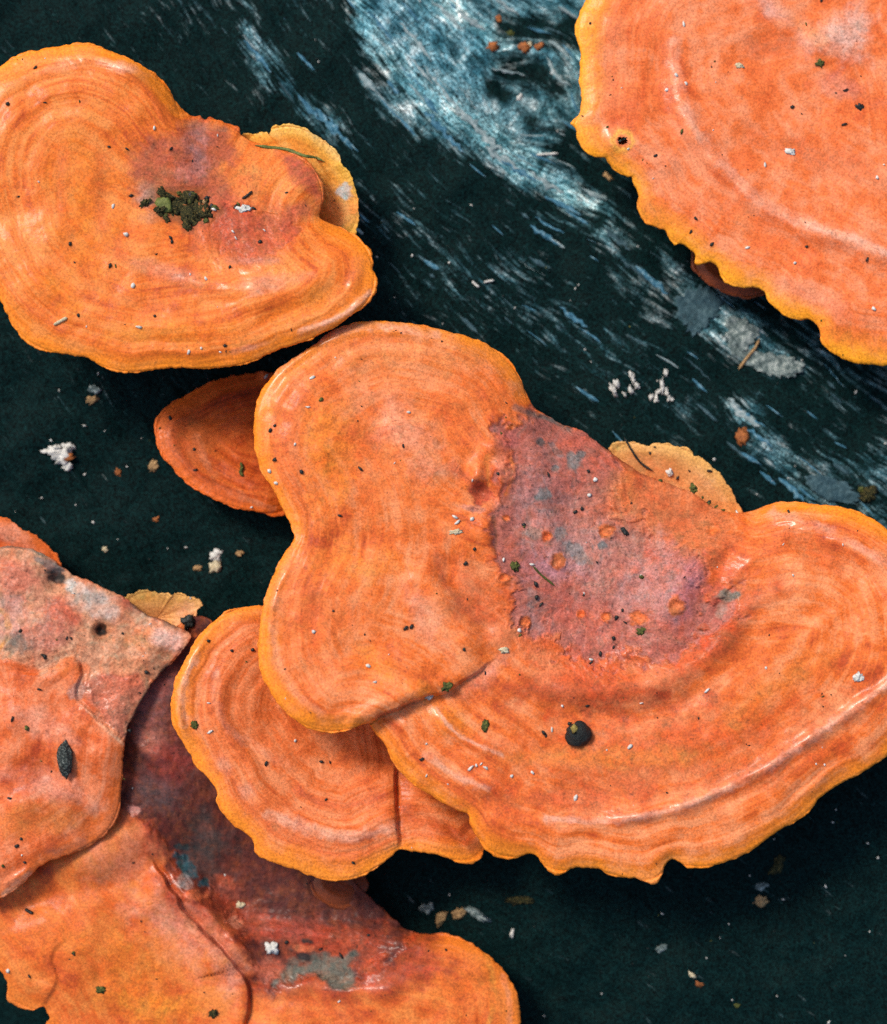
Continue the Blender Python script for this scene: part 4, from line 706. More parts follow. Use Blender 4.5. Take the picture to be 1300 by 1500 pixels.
bracket('bracket_mushroom', 'big coral orange bracket mushroom with yellow scalloped edge, upper right corner', (1255, 60), 66, out_B,
        [(1560, 200, 80, 1), (1300, 535, 100, 1), (1119, 426, 92, 1), (1000, 358, 88, 1), (886, 231, 86, 1), (850, 100, 84, 1), (960, -110, 70, 0.8), (1280, -170, 55, 0), (1430, -120, 60, 0.2), (1530, 20, 70, 0.8)],
        M_B, ns=800, nt=160, th=16, p=0.9, dome=10, roll=34, rolld=12, rings=[(26, 10, -2), (60, 14, 2)], seed=700, lump=0.9, zonerel=0.7, smooth=16,
        bumps=[('ridge', [(985, 20), (988, 90), (1000, 150), (1030, 215), (1075, 265), (1120, 305), (1180, 335), (1240, 352), (1310, 380), (1400, 390)], 17, 12), ('ridge', [(960, 40), (965, 120), (985, 190), (1020, 245), (1070, 300), (1140, 345), (1220, 380), (1300, 410)], 22, -6),
               ('ridge', [(1090, -20), (1130, 20), (1170, 50), (1210, 85)], 16, 7), ('blob', 1245, 50, 42, 40, 0, 12), ('blob', 1130, 70, 40, 30, 20, -8), ('blob', 1200, 250, 100, 40, 25, -6), ('ridge', [(880, 205), (912, 206), (940, 225)], 16, 5), ('ridge', [(930, 265), (965, 240), (1000, 235)], 14, 4)],
        holes=[(912, 206, 7.5)],
        paint=[('soft', 1240, 50, 46, 42, 0, (0.74, 0.42, 0.32), 0.85), ('soft', 1140, 15, 50, 14, 30, (0.80, 0.46, 0.36), 0.55), ('soft', 1180, 45, 14, 30, -10, (0.76, 0.38, 0.28), 0.5), ('soft', 1130, 70, 40, 22, 10, (0.58, 0.11, 0.03), 0.55), ('soft', 1180, 40, 60, 12, 40, YELL, 0.35), ('soft', 1240, 130, 60, 20, 20, (0.66, 0.24, 0.16), 0.5),
               ('line', [(988, 60), (992, 120), (1020, 190), (1075, 258), (1120, 298), (1180, 328), (1250, 350), (1310, 375)], 13, (0.80, 0.40, 0.27), 0.51), ('line', [(1150, 315), (1200, 335), (1260, 352), (1310, 378)], 8, (0.84, 0.52, 0.38), 0.48), ('line', [(975, 60), (980, 130), (1005, 200), (1060, 270)], 7, (0.58, 0.12, 0.03), 0.4),  # two pale lines: ridge highlight painted in
               ('soft', 1200, 230, 130, 24, 20, (0.66, 0.115, 0.022), 0.5), ('soft', 960, 320, 30, 60, -40, (0.72, 0.155, 0.03), 0.5), ('soft', 1080, 310, 50, 24, 30, (0.72, 0.145, 0.02), 0.5), ('soft', 1040, 300, 40, 20, 20, (0.80, 0.34, 0.2), 0.3), ('soft', 1250, 490, 90, 22, 10, (0.74, 0.155, 0.018), 0.6), ('soft', 900, 100, 30, 90, 0, (0.78, 0.27, 0.12), 0.4), ('ring', 912, 206, 14, (0.88, 0.42, 0.06), 0.8), ('soft', 900, 240, 30, 20, 20, (0.82, 0.26, 0.015), 0.6), ('soft', 1200, 440, 90, 20, 25, (0.78, 0.28, 0.16), 0.4)])

# DETAILS
# ---------------------------------------------------------------- wood fibres standing proud of the log
def simple_material(name, stops, scale=10.0, rough=0.7, spec=0.3, bump=0.4):
    t = NT(name); tc = t.n('ShaderNodeTexCoord').outputs['Object']
    n = t.noise(tc, scale / S / 100, 5, 0.65)
    t.l(t.ramp(n, stops), t.b.inputs['Base Color']); t.b.inputs['Roughness'].default_value = rough
    t.b.inputs['Specular IOR Level'].default_value = spec
    t.l(t.bump(n, bump, 0.0004), t.b.inputs['Normal'])
    return t.m
M_FIB = [simple_material('weathered_fibre_blue', [(0.3, (0.014, 0.07, 0.115)), (0.52, (0.055, 0.19, 0.28)), (0.70, (0.26, 0.42, 0.48))], 14),
         simple_material('weathered_fibre_pale', [(0.3, (0.09, 0.15, 0.16)), (0.52, (0.26, 0.35, 0.36)), (0.72, (0.50, 0.55, 0.54))], 14),
         simple_material('weathered_fibre_dim', [(0.3, (0.012, 0.032, 0.04)), (0.52, (0.035, 0.085, 0.105)), (0.72, (0.09, 0.16, 0.18))], 14)]

def arr(*x): return [np.array([float(q)]) for q in x]
def grain_dir(u, v):
    e = 3.0
    gx = psi_fn(*arr(u + e, v))[0] - psi_fn(*arr(u - e, v))[0]; gy = psi_fn(*arr(u, v + e))[0] - psi_fn(*arr(u, v - e))[0]
    d = np.array([-gy, gx]); d = d / (np.linalg.norm(d) + 1e-9)
    return d if d[0] + 0.6 * d[1] > 0 else -d

def sliver(u, v, length, width, mat, seed):
    """a splinter that follows the grain, with two frayed points and an arched back"""
    n = max(6, int(length / 6)); pts = [np.array([u, v])]
    for sgn in (-1, 1):
        p = np.array([u, v], float)
        for _ in range(n // 2):
            p = p + sgn * grain_dir(p[0], p[1]) * length / n
            if sgn < 0: pts.insert(0, p.copy())
            else: pts.append(p.copy())
    pts = np.array(pts); m = len(pts); f = np.linspace(0, 1, m)
    T = np.gradient(pts, axis=0); T /= np.linalg.norm(T, axis=1)[:, None]; N = np.stack([-T[:, 1], T[:, 0]], -1)
    w = 0.5 * width * np.sin(np.pi * np.clip(f, 0.02, 0.98)) ** 0.55 * (1 + 0.95 * noise(f * 9, f * 0 + seed, 40))
    pts = pts + N * (0.5 * width * noise(f * 6, f * 0 + seed, 41))[:, None]
    k = 6; a = np.linspace(-1, 1, k)
    Uc = pts[:, 0][:, None] + N[:, 0][:, None] * w[:, None] * a[None]; Vc = pts[:, 1][:, None] + N[:, 1][:, None] * w[:, None] * a[None]
    rag = 1 + 0.25 * noise(np.repeat(f[:, None], k, 1) * 16, np.repeat(a[None], m, 0) * 2, 42 + seed)
    Zc = log_z(Uc, Vc) - 1.5 + (1 - a[None] ** 2) * np.minimum(3.6, 0.4 * width) * rag
    co = np.stack([(Uc - CX) * S * (D - Zc) / D, -(Vc - CY) * S * (D - Zc) / D, Zc * S], -1).reshape(-1, 3)
    return mesh_obj('wood_fibre', co, grid_quads(m, k, False), mat, LOG)

hand = [(378, 82, 62, 9, 0), (366, 62, 30, 6, 1), (448, 90, 36, 8, 0), (420, 135, 44, 6, 2), (452, 158, 56, 10, 0), (478, 178, 56, 13, 0), (498, 196, 60, 9, 0), (515, 212, 30, 5, 0),
        (540, 122, 40, 11, 1), (576, 128, 26, 8, 0), (572, 160, 46, 6, 0), (596, 184, 40, 6, 0), (630, 152, 34, 11, 0), (640, 182, 52, 13, 0), (662, 206, 54, 9, 0), (700, 250, 30, 5, 0), (690, 178, 60, 13, 1), (716, 205, 56, 15, 1), (735, 232, 60, 13, 1), (760, 250, 60, 10, 0), (800, 268, 60, 11, 1), (825, 300, 60, 10, 0), (845, 318, 46, 7, 0),
        (798, 345, 58, 10, 0), (815, 355, 30, 6, 1), (870, 285, 40, 8, 1), (795, 232, 46, 7, 0), (830, 240, 30, 5, 1), (595, 320, 34, 8, 0), (632, 388, 26, 11, 0), (628, 385, 40, 7, 2), (690, 478, 46, 9, 2), (790, 385, 36, 8, 2), (840, 465, 50, 10, 0), (865, 490, 44, 6, 0), (905, 350, 50, 10, 2), (955, 410, 62, 12, 0), (930, 395, 50, 8, 2), (860, 578, 40, 9, 0), (905, 640, 24, 5, 0),
        (1088, 606, 62, 15, 1), (1100, 612, 50, 7, 0), (1112, 640, 56, 8, 0), (1080, 660, 40, 9, 2), (1100, 672, 36, 9, 0), (1128, 678, 22, 7, 1), (1125, 700, 30, 7, 0), (1160, 716, 50, 12, 0), (1180, 722, 36, 6, 0), (1225, 583, 24, 6, 2), (1190, 608, 20, 5, 0), (1232, 652, 20, 5, 0), (1232, 686, 26, 9, 2), (1135, 602, 30, 5, 0), (1280, 770, 60, 18, 2), (1025, 565, 30, 6, 0), (1015, 520, 20, 5, 0),
        (565, 150, 60, 5, 1), (610, 60, 80, 8, 1), (560, 40, 70, 7, 0), (640, 120, 70, 6, 1), (690, 30, 50, 11, 1), (655, 20, 60, 9, 1), (600, 110, 60, 5, 0), (668, 155, 60, 7, 1), (820, 70, 40, 9, 1), (790, 45, 36, 6, 0), (815, 110, 60, 9, 1), (745, 105, 50, 6, 1), (835, 20, 40, 8, 1), (740, 8, 50, 9, 1)]
for i, (u, v, l, w, c) in enumerate(hand): sliver(u, v, l, w, M_FIB[c], i)
cu = rng.uniform(330, 1300, 6000); cv = rng.uniform(-20, 800, 6000); cd = density(cu, cv)
k = 0
for u, v, dd in zip(cu, cv, cd):
    if k >= 190: break
    if rng.random() < (dd ** 1.6) * (0.45 if dd < 0.7 else 0.2) and not (math.hypot(u - KNOT[0], v - KNOT[1]) < 60) and not any(math.hypot(u - q[0], v - q[1]) < 14 for q in hand):
        hi = dd > 0.62
        sliver(u, v, rng.uniform(10, 60), rng.uniform(1.6, 6.5), M_FIB[int(rng.choice([0, 1, 2], p=[0.45, 0.35, 0.2] if hi else [0.4, 0.1, 0.5]))], 200 + k); k += 1

# ---------------------------------------------------------------- debris
M_DARK = simple_material('dark_humus', [(0.3, (0.004, 0.006, 0.006)), (0.7, (0.02, 0.024, 0.02))], 20, 0.5, 0.4)
M_WHITE = simple_material('white_crumb', [(0.3, (0.46, 0.45, 0.40)), (0.7, (0.80, 0.79, 0.74))], 16, 0.8)
M_CREAM = simple_material('cream_crumb', [(0.3, (0.42, 0.33, 0.18)), (0.7, (0.74, 0.66, 0.46))], 16, 0.8)
M_TANW = simple_material('tan_crumb', [(0.3, (0.22, 0.12, 0.05)), (0.7, (0.52, 0.33, 0.15))], 16, 0.8)
M_OLIVE = simple_material('olive_moss', [(0.3, (0.022, 0.028, 0.006)), (0.55, (0.085, 0.095, 0.018)), (0.75, (0.26, 0.24, 0.05))], 24, 0.75)
M_RUST = simple_material('rust_crumb', [(0.3, (0.14, 0.04, 0.012)), (0.7, (0.48, 0.16, 0.04))], 18, 0.7)
M_MOSS = simple_material('mossy_dirt', [(0.3, (0.008, 0.011, 0.004)), (0.5, (0.035, 0.036, 0.010)), (0.64, (0.16, 0.115, 0.03))], 40, 0.85, bump=1.0)
M_GREEN = simple_material('green_blade', [(0.3, (0.06, 0.08, 0.015)), (0.7, (0.20, 0.22, 0.05))], 16, 0.55)
M_GREYF = simple_material('grey_flake', [(0.34, (0.03, 0.055, 0.055)), (0.5, (0.14, 0.19, 0.185)), (0.66, (0.42, 0.48, 0.45))], 12, 0.7, bump=0.7)
M_SEED = simple_material('dark_seed_coat', [(0.35, (0.006, 0.010, 0.010)), (0.52, (0.03, 0.04, 0.036)), (0.72, (0.26, 0.29, 0.26))], 26, 0.5, bump=0.9)
M_BEAD = simple_material('black_pellet', [(0.3, (0.005, 0.008, 0.008)), (0.7, (0.016, 0.020, 0.018))], 30, 0.55, 0.35, 0.9)
M_OCH = simple_material('ochre_crumb', [(0.3, (0.12, 0.09, 0.02)), (0.7, (0.42, 0.32, 0.08))], 30, 0.8)

UQ = np.concatenate([c[0] for c in CAPS]); VQ = np.concatenate([c[1] for c in CAPS]); ZQ = np.concatenate([c[2] for c in CAPS])
order = np.argsort(UQ); UQ, VQ, ZQ = UQ[order], VQ[order], ZQ[order]
def ground(u, v):
    a, b = np.searchsorted(UQ, (u - 5, u + 5))
    j = np.nonzero(np.abs(VQ[a:b] - v) < 5)[0]
    zl = float(log_z(*arr(u, v))[0])
    if not len(j): return zl
    zz = ZQ[a:b][j]; d = np.hypot(UQ[a:b][j] - u, VQ[a:b][j] - v)
    sel = zz > zz.max() - 25
    return max(zl, float(zz[sel][np.argmin(d[sel])]))

import bmesh
def ico(sub):
    bm = bmesh.new(); bmesh.ops.create_icosphere(bm, subdivisions=sub, radius=1.0)
    co = np.array([v.co[:] for v in bm.verts]); f = np.array([[v.index for v in q.verts] for q in bm.faces]); bm.free()
    return co, f
ICO = {1: ico(1), 2: ico(2), 3: ico(3)}
def lump_mesh(rx, ry, rz, rot, seed, sub=2, jag=0.35):
    co, f = ICO[sub]
    r = 1 + jag * noise(co[:, 0] * 1.4 + seed * 3.7, co[:, 1] * 1.4 + co[:, 2] * 1.1 - seed, 80) + 0.8 * jag * noise(co[:, 0] * 2.7 - seed, co[:, 2] * 2.7 + co[:, 1] * 2.3 + seed, 81)
    c = co * r[:, None] * np.array([rx, ry, rz])
    a = math.radians(rot); x = c[:, 0] * math.cos(a) - c[:, 1] * math.sin(a); y = c[:, 0] * math.sin(a) + c[:, 1] * math.cos(a)
    return np.stack([x, y, c[:, 2]], -1), f

def place(u, v, z): return P(np.array(float(u)), np.array(float(v)), np.array(float(z)))
_sd = [0]
def crumb(name, label, cat, u, v, rx, ry, mat, rot=0, rz=None, group=None, sub=2, jag=0.4, parent=None, z=None, smooth=False):
    _sd[0] += 1
    rz = rz or 0.5 * min(rx, ry)
    g = ground(u, v) if z is None else z
    c, f = lump_mesh(rx, ry, rz, rot, _sd[0], sub, jag)
    o = mesh_obj(name, c * S, None, mat, None, tris=f, smooth=smooth)
    loc = place(u, v, g + rz * 0.55)
    if parent: o.parent = parent; o.location = loc - np.array(parent.location)
    else: o.location = loc; tag(o, label, cat, group)
    return o

def strand(name, label, cat, pts, r, mat, lift=1.5, group=None, flat=1.0, parent=None, taper=True, zs=None):
    pts2, _ = catmull(pts, max(10, 5 * len(pts)), False)
    z = np.array([ground(u, v) for u, v in pts2]) if zs is None else np.interp(np.linspace(0, 1, len(pts2)), np.linspace(0, 1, len(zs)), zs)
    if zs is None:
        zm = z.copy()
        for i in range(len(z)): zm[i] = max(z[max(0, i - 2):i + 3].max() * 0.7 + z[i] * 0.3, z[i])
        z = zm
    c = np.stack([(pts2[:, 0] - CX) * (D - z) / D, -(pts2[:, 1] - CY) * (D - z) / D, z + lift], -1)
    T = np.gradient(c, axis=0); T /= np.linalg.norm(T, axis=1)[:, None]
    side = np.cross(T, (0, 0, 1.0)); side /= np.linalg.norm(side, axis=1)[:, None]; upv = np.cross(side, T)
    m = len(c); k = 7; a = np.arange(k) / k * 2 * math.pi; f = np.linspace(0, 1, m)
    rr = r * (1 + 0.25 * noise(f * 9, f * 0 + r * 7, 83)) * (np.clip(np.minimum(f, 1 - f) * 10, 0.25, 1) if taper else 1)
    co = c[:, None] + rr[:, None, None] * (np.cos(a)[None, :, None] * side[:, None] + flat * np.sin(a)[None, :, None] * upv[:, None])
    o = c[m // 2]
    ob = mesh_obj(name, (co.reshape(-1, 3) - o) * S, grid_quads(m, k, True), mat, None)
    ob.location = o * S
    if parent: ob.parent = parent; ob.location = o * S - np.array(parent.location)
    else: tag(ob, label, cat, group)
    return ob

# single larger bits
pel = empty('pellet', place(846, 1075, ground(846, 1075))); tag(pel, 'black round pellet with an ochre spot lying on the largest cap', 'pellet')
crumb('body', None, None, 847, 1075, 18, 16.5, M_BEAD, 20, rz=12, sub=3, jag=0.2, parent=pel, smooth=True)
crumb('ochre_spot', None, None, 841, 1068, 4.5, 6, M_OCH, 10, rz=2.5, parent=pel, z=ground(846, 1075) + 16, jag=0.5)
crumb('seed', 'dark spindle-shaped seed lying upright on the weathered cap at the left', 'seed', 96, 1112, 10.5, 26, M_SEED, 4, rz=8, sub=3, jag=0.26, smooth=True)
mo = empty('dirt_clump', place(268, 305, ground(268, 305))); tag(mo, 'mossy black-green dirt clump on the middle of the amber cap', 'dirt')
for (x, y, rx, ry) in [(276, 288, 11, 10), (262, 308, 12, 9), (277, 318, 15, 12), (292, 312, 12, 11), (303, 312, 9, 10), (250, 307, 12, 8), (238, 282, 10, 5), (274, 332, 8, 6), (232, 310, 8, 5), (212, 298, 7, 4), (288, 298, 9, 8)]:
    crumb('dirt_lump', None, None, x, y, rx, ry, M_MOSS, rng.uniform(0, 180), rz=2.6, parent=mo, jag=1.0, sub=3, smooth=True)
for q in range(26):
    a_, r_ = rng.uniform(0, 6.28), rng.uniform(0.2, 1.0) ** 0.6
    x, y = 266 + 46 * r_ * math.cos(a_) + 6, 306 + 24 * r_ * math.sin(a_)
    crumb('dirt_lump', None, None, x, y, rng.uniform(2.5, 5.5), rng.uniform(2.5, 5.0), [M_MOSS, M_MOSS, M_DARK, M_OLIVE, M_TANW][int(rng.integers(5))], rng.uniform(0, 180), parent=mo, jag=0.9, z=ground(x, y) + rng.uniform(0, 3) * (r_ < 0.7), rz=1.6)
for (x, y) in [(300, 306), (295, 302), (272, 303)]: crumb('rust_grain', None, None, x, y, 4, 5, M_RUST, 0, parent=mo, z=ground(x, y) + 3, jag=0.6)
crumb('leaf_scrap', None, None, 241, 300, 10, 13, M_GREEN, 30, rz=1.6, parent=mo, z=ground(241, 300) + 3, jag=0.5)
strand('twig', 'thin black curved twig lying over the pale tan bracket behind the largest cap', 'twig', [(914, 640), (924, 657), (936, 675), (948, 685), (957, 690)], 1.7, M_DARK, 2.0)
strand('grass_blade', 'green-grey grass blade caught between amber cap and yellow bracket', 'grass blade', [(374, 213), (395, 216), (420, 219), (445, 228), (462, 231), (476, 237)], 2.3, M_GREEN, 2.0, flat=0.5)
strand('twig', 'ochre twig on the dark wood below the coral cap', 'twig', [(1113, 496), (1106, 510), (1096, 522), (1082, 541)], 2.2, M_TANW, 2.5)
strand('twig', 'tiny greenish twig on the mauve middle of the largest cap', 'twig', [(781, 829), (792, 841), (803, 850), (813, 858)], 1.5, M_OLIVE, 1.5)
strand('twig', 'short pale stick on the lower left of the amber cap', 'twig', [(79, 476), (88, 471), (99, 465)], 2.2, M_CREAM, 1.5)
strand('twig', 'short dark stick beside the dirt clump on the amber cap', 'twig', [(355, 291), (362, 287), (370, 280)], 1.9, M_DARK, 1.5)
strand('twig', 'black bent stick on the rust coloured shaded bracket', 'twig', [(353, 677), (355, 685), (353, 692), (357, 698)], 2.6, M_OLIVE, 1.5)
strand('twig', 'dark stick on the left part of the low ochre cap', 'twig', [(37, 1331), (43, 1335), (49, 1338)], 2.5, M_DARK, 1.5)
# white fluff by the left
fl = empty('fluff', place(90, 668, ground(90, 668))); tag(fl, 'white fluffy scrap on dark wood left of the rust coloured bracket', 'fluff')
for (x, y, rx, ry) in [(88, 664, 13, 8), (97, 656, 9, 5), (78, 661, 9, 4), (91, 674, 8, 6), (100, 684, 6, 5), (71, 661, 4, 2.5), (104, 652, 3, 5), (84, 655, 4, 3), (94, 667, 8, 8)]:
    crumb('tuft', None, None, x, y, rx, ry, M_WHITE, rng.uniform(-30, 60), rz=3, parent=fl, jag=1.0, sub=3)
crumb('rust_grain', None, None, 102, 670, 8, 5, M_RUST, 20, parent=fl, z=ground(100, 670) + 6, jag=0.4)
g1 = 'pale crumbs on the dark wood'
for (x, y, rx, ry, m, rot, lab) in [
    (318, 813, 10, 7, M_WHITE, 5, 'white squarish crumb, upper of two on dark wood above the apricot cap'),
    (316, 830, 11, 8, M_CREAM, 10, 'cream crumb, lower of two on dark wood above the apricot cap'),
    (290, 832, 6, 4, M_TANW, 10, 'tan crumb left of the two pale crumbs above the apricot cap'),
    (351, 810, 5, 5, M_TANW, 20, 'tan crumb right of the two pale crumbs beside the largest cap'),
    (226, 682, 6, 11, M_TANW, -28, 'tan seed-like crumb at the lower left of the rust coloured bracket'),
    (136, 585, 10, 6, M_TANW, 20, 'tan crumb on dark wood under the amber cap'),
    (138, 570, 9, 6, M_GREYF, -35, 'grey flake touching a tan crumb under the amber cap'),
    (229, 761, 6, 4, M_RUST, 15, 'brown crumb on dark wood midway below the rust coloured bracket'),
    (173, 692, 4, 6, M_RUST, 10, 'small rust crumb left of the rust coloured bracket'),
    (154, 804, 4, 4, M_CREAM, 0, 'small cream crumb on dark wood above the tan flake-like bracket'),
    (1114, 1298, 14, 6, M_GREYF, 8, 'greenish grey chip on dark wood below the largest cap at the right'),
    (1114, 1319, 12, 7, M_TANW, 5, 'tan chip just below the greenish grey chip at the right'),
    (1140, 1266, 20, 8, M_MOSS, 60, 'dim brown chip under the right edge of the largest cap'),
    (969, 1389, 9, 5, M_GREYF, 25, 'small grey chip on the dark wood at the lower right'),
    (1015, 1428, 6, 3.5, M_CREAM, -35, 'cream sliver on the dark wood near the bottom right'),
    (1024, 1441, 5, 6, M_RUST, 10, 'rust crumb right under a cream sliver near the bottom right'),
    (1080, 1472, 4, 4, M_OLIVE, 0, 'olive crumb at the bottom right of the dark wood'),
    (751, 1367, 3, 7, M_WHITE, -15, 'white splinter on dark wood just right of the low ochre cap'),
    (700, 1340, 20, 6, M_GREYF, -25, 'bluish grey chip above the right lobe of the low ochre cap'),
    (672, 1338, 10, 8, M_TANW, 30, 'tan chip left of a bluish grey chip above the low ochre cap'),
    (645, 1345, 8, 10, M_TANW, -20, 'brown chip above the right lobe of the low ochre cap, middle one'),
    (624, 1330, 9, 9, M_GREYF, 20, 'grey chip at the left of the chips above the low ochre cap'),
    (766, 1318, 22, 7, M_MOSS, 10, 'dim mossy chip on dark wood below the largest cap'),
    (1088, 641, 8, 13, M_RUST, 12, 'orange-brown bud scale on dark wood between the largest and coral caps'),
    (1272, 723, 12, 10, M_MOSS, 20, 'dark mossy grain at the right edge above the largest cap'),
    (1262, 717, 5, 5, M_OLIVE, 0, 'yellow-green grain beside a mossy grain at the right edge'),
    (722, 69, 11, 7, M_RUST, 20, 'rusty crumb on the pale wood above the knot, left one'),
    (769, 70, 8, 8, M_RUST, 0, 'orange crumb on the pale wood above the knot, middle one'),
    (776, 66, 4, 5, M_CREAM, 0, 'cream grain on the orange crumb above the knot'),
    (789, 69, 8, 5, M_RUST, 35, 'orange crumb on the pale wood above the knot, right one'),
    (731, 27, 4, 6, M_RUST, 0, 'rust crumb near the top edge on pale wood'),
    (748, 49, 7, 3.5, M_OLIVE, 5, 'yellow-green scrap on pale wood above the knot'),
    (761, 143, 3, 5, M_WHITE, -30, 'white speck in the dark heart of the knot'),
    (275, 911, 10, 9, M_DARK, 0, 'black round grain at the tip of the tan flake-like bracket'),
    (399, 1388, 10, 9, M_WHITE, 20, 'pale bluish crumb on the maroon middle of the low ochre cap'),
    (352, 1326, 6, 5, M_CREAM, 0, 'cream crumb on the maroon slope of the low ochre cap'),
    (147, 1450, 7, 5, M_OLIVE, 0, 'olive crumb on the left lobe of the low ochre cap'),
    (312, 1485, 6, 6, M_MOSS, 0, 'dark crumb near the bottom edge on the low ochre cap'),
    (654, 1005, 7, 7, M_OLIVE, 0, 'olive crumb at the end of the crease in the largest cap'),
    (630, 1020, 6, 4, M_WHITE, 20, 'white crumb in the crease of the largest cap'),
    (711, 1063, 5, 7, M_OLIVE, -20, 'olive seed left of the black pellet on the largest cap'),
    (754, 829, 6, 7, M_OLIVE, 10, 'olive crumb at the left of the mauve middle of the largest cap'),
    (940, 924, 8, 5, M_OLIVE, 20, 'olive crumb at the lower right of the mauve middle'),
    (1016, 716, 6, 6, M_OLIVE, 0, 'olive grain where the pale tan bracket meets the largest cap'),
    (915, 779, 4, 8, M_DARK, 30, 'dark splinter right of a red pit on the largest cap'),
    (739, 952, 8, 4, M_CREAM, 0, 'cream crumb below the mauve middle of the largest cap'),
    (666, 779, 9, 3.5, M_CREAM, 5, 'cream scrap left of the mauve middle of the largest cap'),
    (1257, 993, 7, 6, M_WHITE, 20, 'white crumb on the far right of the largest cap'),
    (982, 692, 5, 5, M_WHITE, 0, 'white grain on the pale tan bracket behind the largest cap'),
    (1083, 96, 7, 3.5, M_CREAM, -5, 'cream scrap on the upper part of the coral cap'),
    (1202, 92, 6, 5, M_OLIVE, 20, 'olive crumb on the upper part of the coral cap'),
    (1260, 156, 6, 5, M_DARK, 0, 'dark crumb at the right of the coral cap'),
    (1158, 222, 8, 4.5, M_WHITE, 0, 'white scrap in the middle of the coral cap'),
    (358, 306, 9, 5, M_WHITE, 0, 'white crumb right of the dirt clump on the amber cap'),
    (286, 1062, 6, 6, M_OLIVE, 0, 'olive grain on the left rim of the apricot cap'),
    (891, 259, 4, 9, M_TANW, 50, 'brown scrap under the edge of the coral cap'),
]:
    crumb('crumb', lab, 'crumb', x, y, rx * 0.88, ry * 0.88, m, rot, jag=0.85, rz=0.3 * min(rx, ry), sub=3)
for (x, y, rx, ry, rot) in [(898, 570, 5, 11, 25), (904, 562, 7, 6, 0), (926, 548, 5, 5, 0), (928, 556, 5, 10, -10), (934, 564, 8, 4, -35), (924, 572, 5, 6, 0), (914, 576, 7, 3, -35), (972, 566, 5, 10, 15), (976, 574, 5, 7, 0), (966, 574, 6, 3, -40), (954, 581, 4, 4, 0), (962, 583, 5, 5, 0), (980, 586, 7, 5, -40), (977, 547, 4, 8, 10)]:
    side = 'left' if x < 918 else ('middle' if x < 945 else 'right')
    crumb('crumb', 'white scrap in the %s clump of bits on dark wood above the tan bracket' % side, 'crumb', x + rng.uniform(-2, 2), y + rng.uniform(-2, 2), rx * rng.uniform(0.35, 0.65), ry * rng.uniform(0.5, 0.95), M_WHITE, rot + rng.uniform(-20, 20), group='white scraps scattered on dark wood, %s clump' % side, jag=1.3, rz=2.0, sub=3)
for (pts, lab) in [([(692, 412), (697, 417), (702, 421)], 'white splinter on dark wood between amber and coral caps, left one'), ([(709, 414), (716, 412), (724, 411)], 'white splinter on dark wood between amber and coral caps, right one'), ([(786, 227), (800, 226), (818, 225)], 'long pale splinter on wood left of the coral cap')]:
    strand('splinter', lab, 'splinter', pts, 1.9, M_WHITE, 2.0)

# loose grey bark flakes
def flake(label, pts, z0, tilt, mat, seed):
    O, per = catmull(pts, 60); c = O.mean(0); Q = []
    for q in np.linspace(0.02, 1, 12): Q.append(c + (O - c) * q * (1 + 0.28 * noise(O[:, 0] / 8, O[:, 1] / 8, seed) + 0.12 * noise(O[:, 0] / 3, O[:, 1] / 3, seed))[:, None])
    Q = np.array(Q); U, V = Q[..., 0], Q[..., 1]
    g = log_z(U, V)
    Zt = g * 0.85 + g.mean() * 0.15 + 0.5 * z0 + tilt[0] * (U - c[0]) + tilt[1] * (V - c[1]) + 3 * fbm(U / 22, V / 22, seed, 3)
    Zt = np.maximum(Zt, g + 1.0)
    Ua = np.vstack([U, U[::-1]]); Va = np.vstack([V, V[::-1]]); Za = np.vstack([Zt, Zt[::-1] - 3.0])
    co = np.stack([(Ua - CX) * (D - Za) / D, -(Va - CY) * (D - Za) / D, Za], -1)
    o0 = co.mean((0, 1)); ob = mesh_obj('bark_flake', (co.reshape(-1, 3) - o0) * S, grid_quads(24, 60, True), mat); ob.location = o0 * S
    tag(ob, label, 'bark flake'); return ob
flake('grey torn bark flake under the ochre twig below the coral cap', [(1082, 505), (1098, 512), (1130, 518), (1160, 524), (1178, 542), (1150, 552), (1115, 545), (1088, 530), (1075, 515)], 5, (0.02, 0.03), M_GREYF, 3)
flake('grey squarish bark flake above the ochre twig', [(1066, 465), (1085, 468), (1108, 478), (1116, 488), (1104, 500), (1084, 520), (1068, 505), (1064, 485)], 5, (0.03, 0), M_GREYF, 4)
flake('dim grey bark flake beside the brown shaded bracket', [(998, 430), (1030, 418), (1060, 440), (1050, 462), (1020, 490), (998, 475), (990, 450)], 4, (0, 0.02), M_FIB[2], 5)
flake('translucent-looking grey curved scale above the right lobe of the largest cap', [(1180, 702), (1198, 696), (1222, 700), (1245, 712), (1262, 730), (1258, 738), (1225, 735), (1195, 722)], 7, (0.0, 0.05), M_FIB[2], 6)

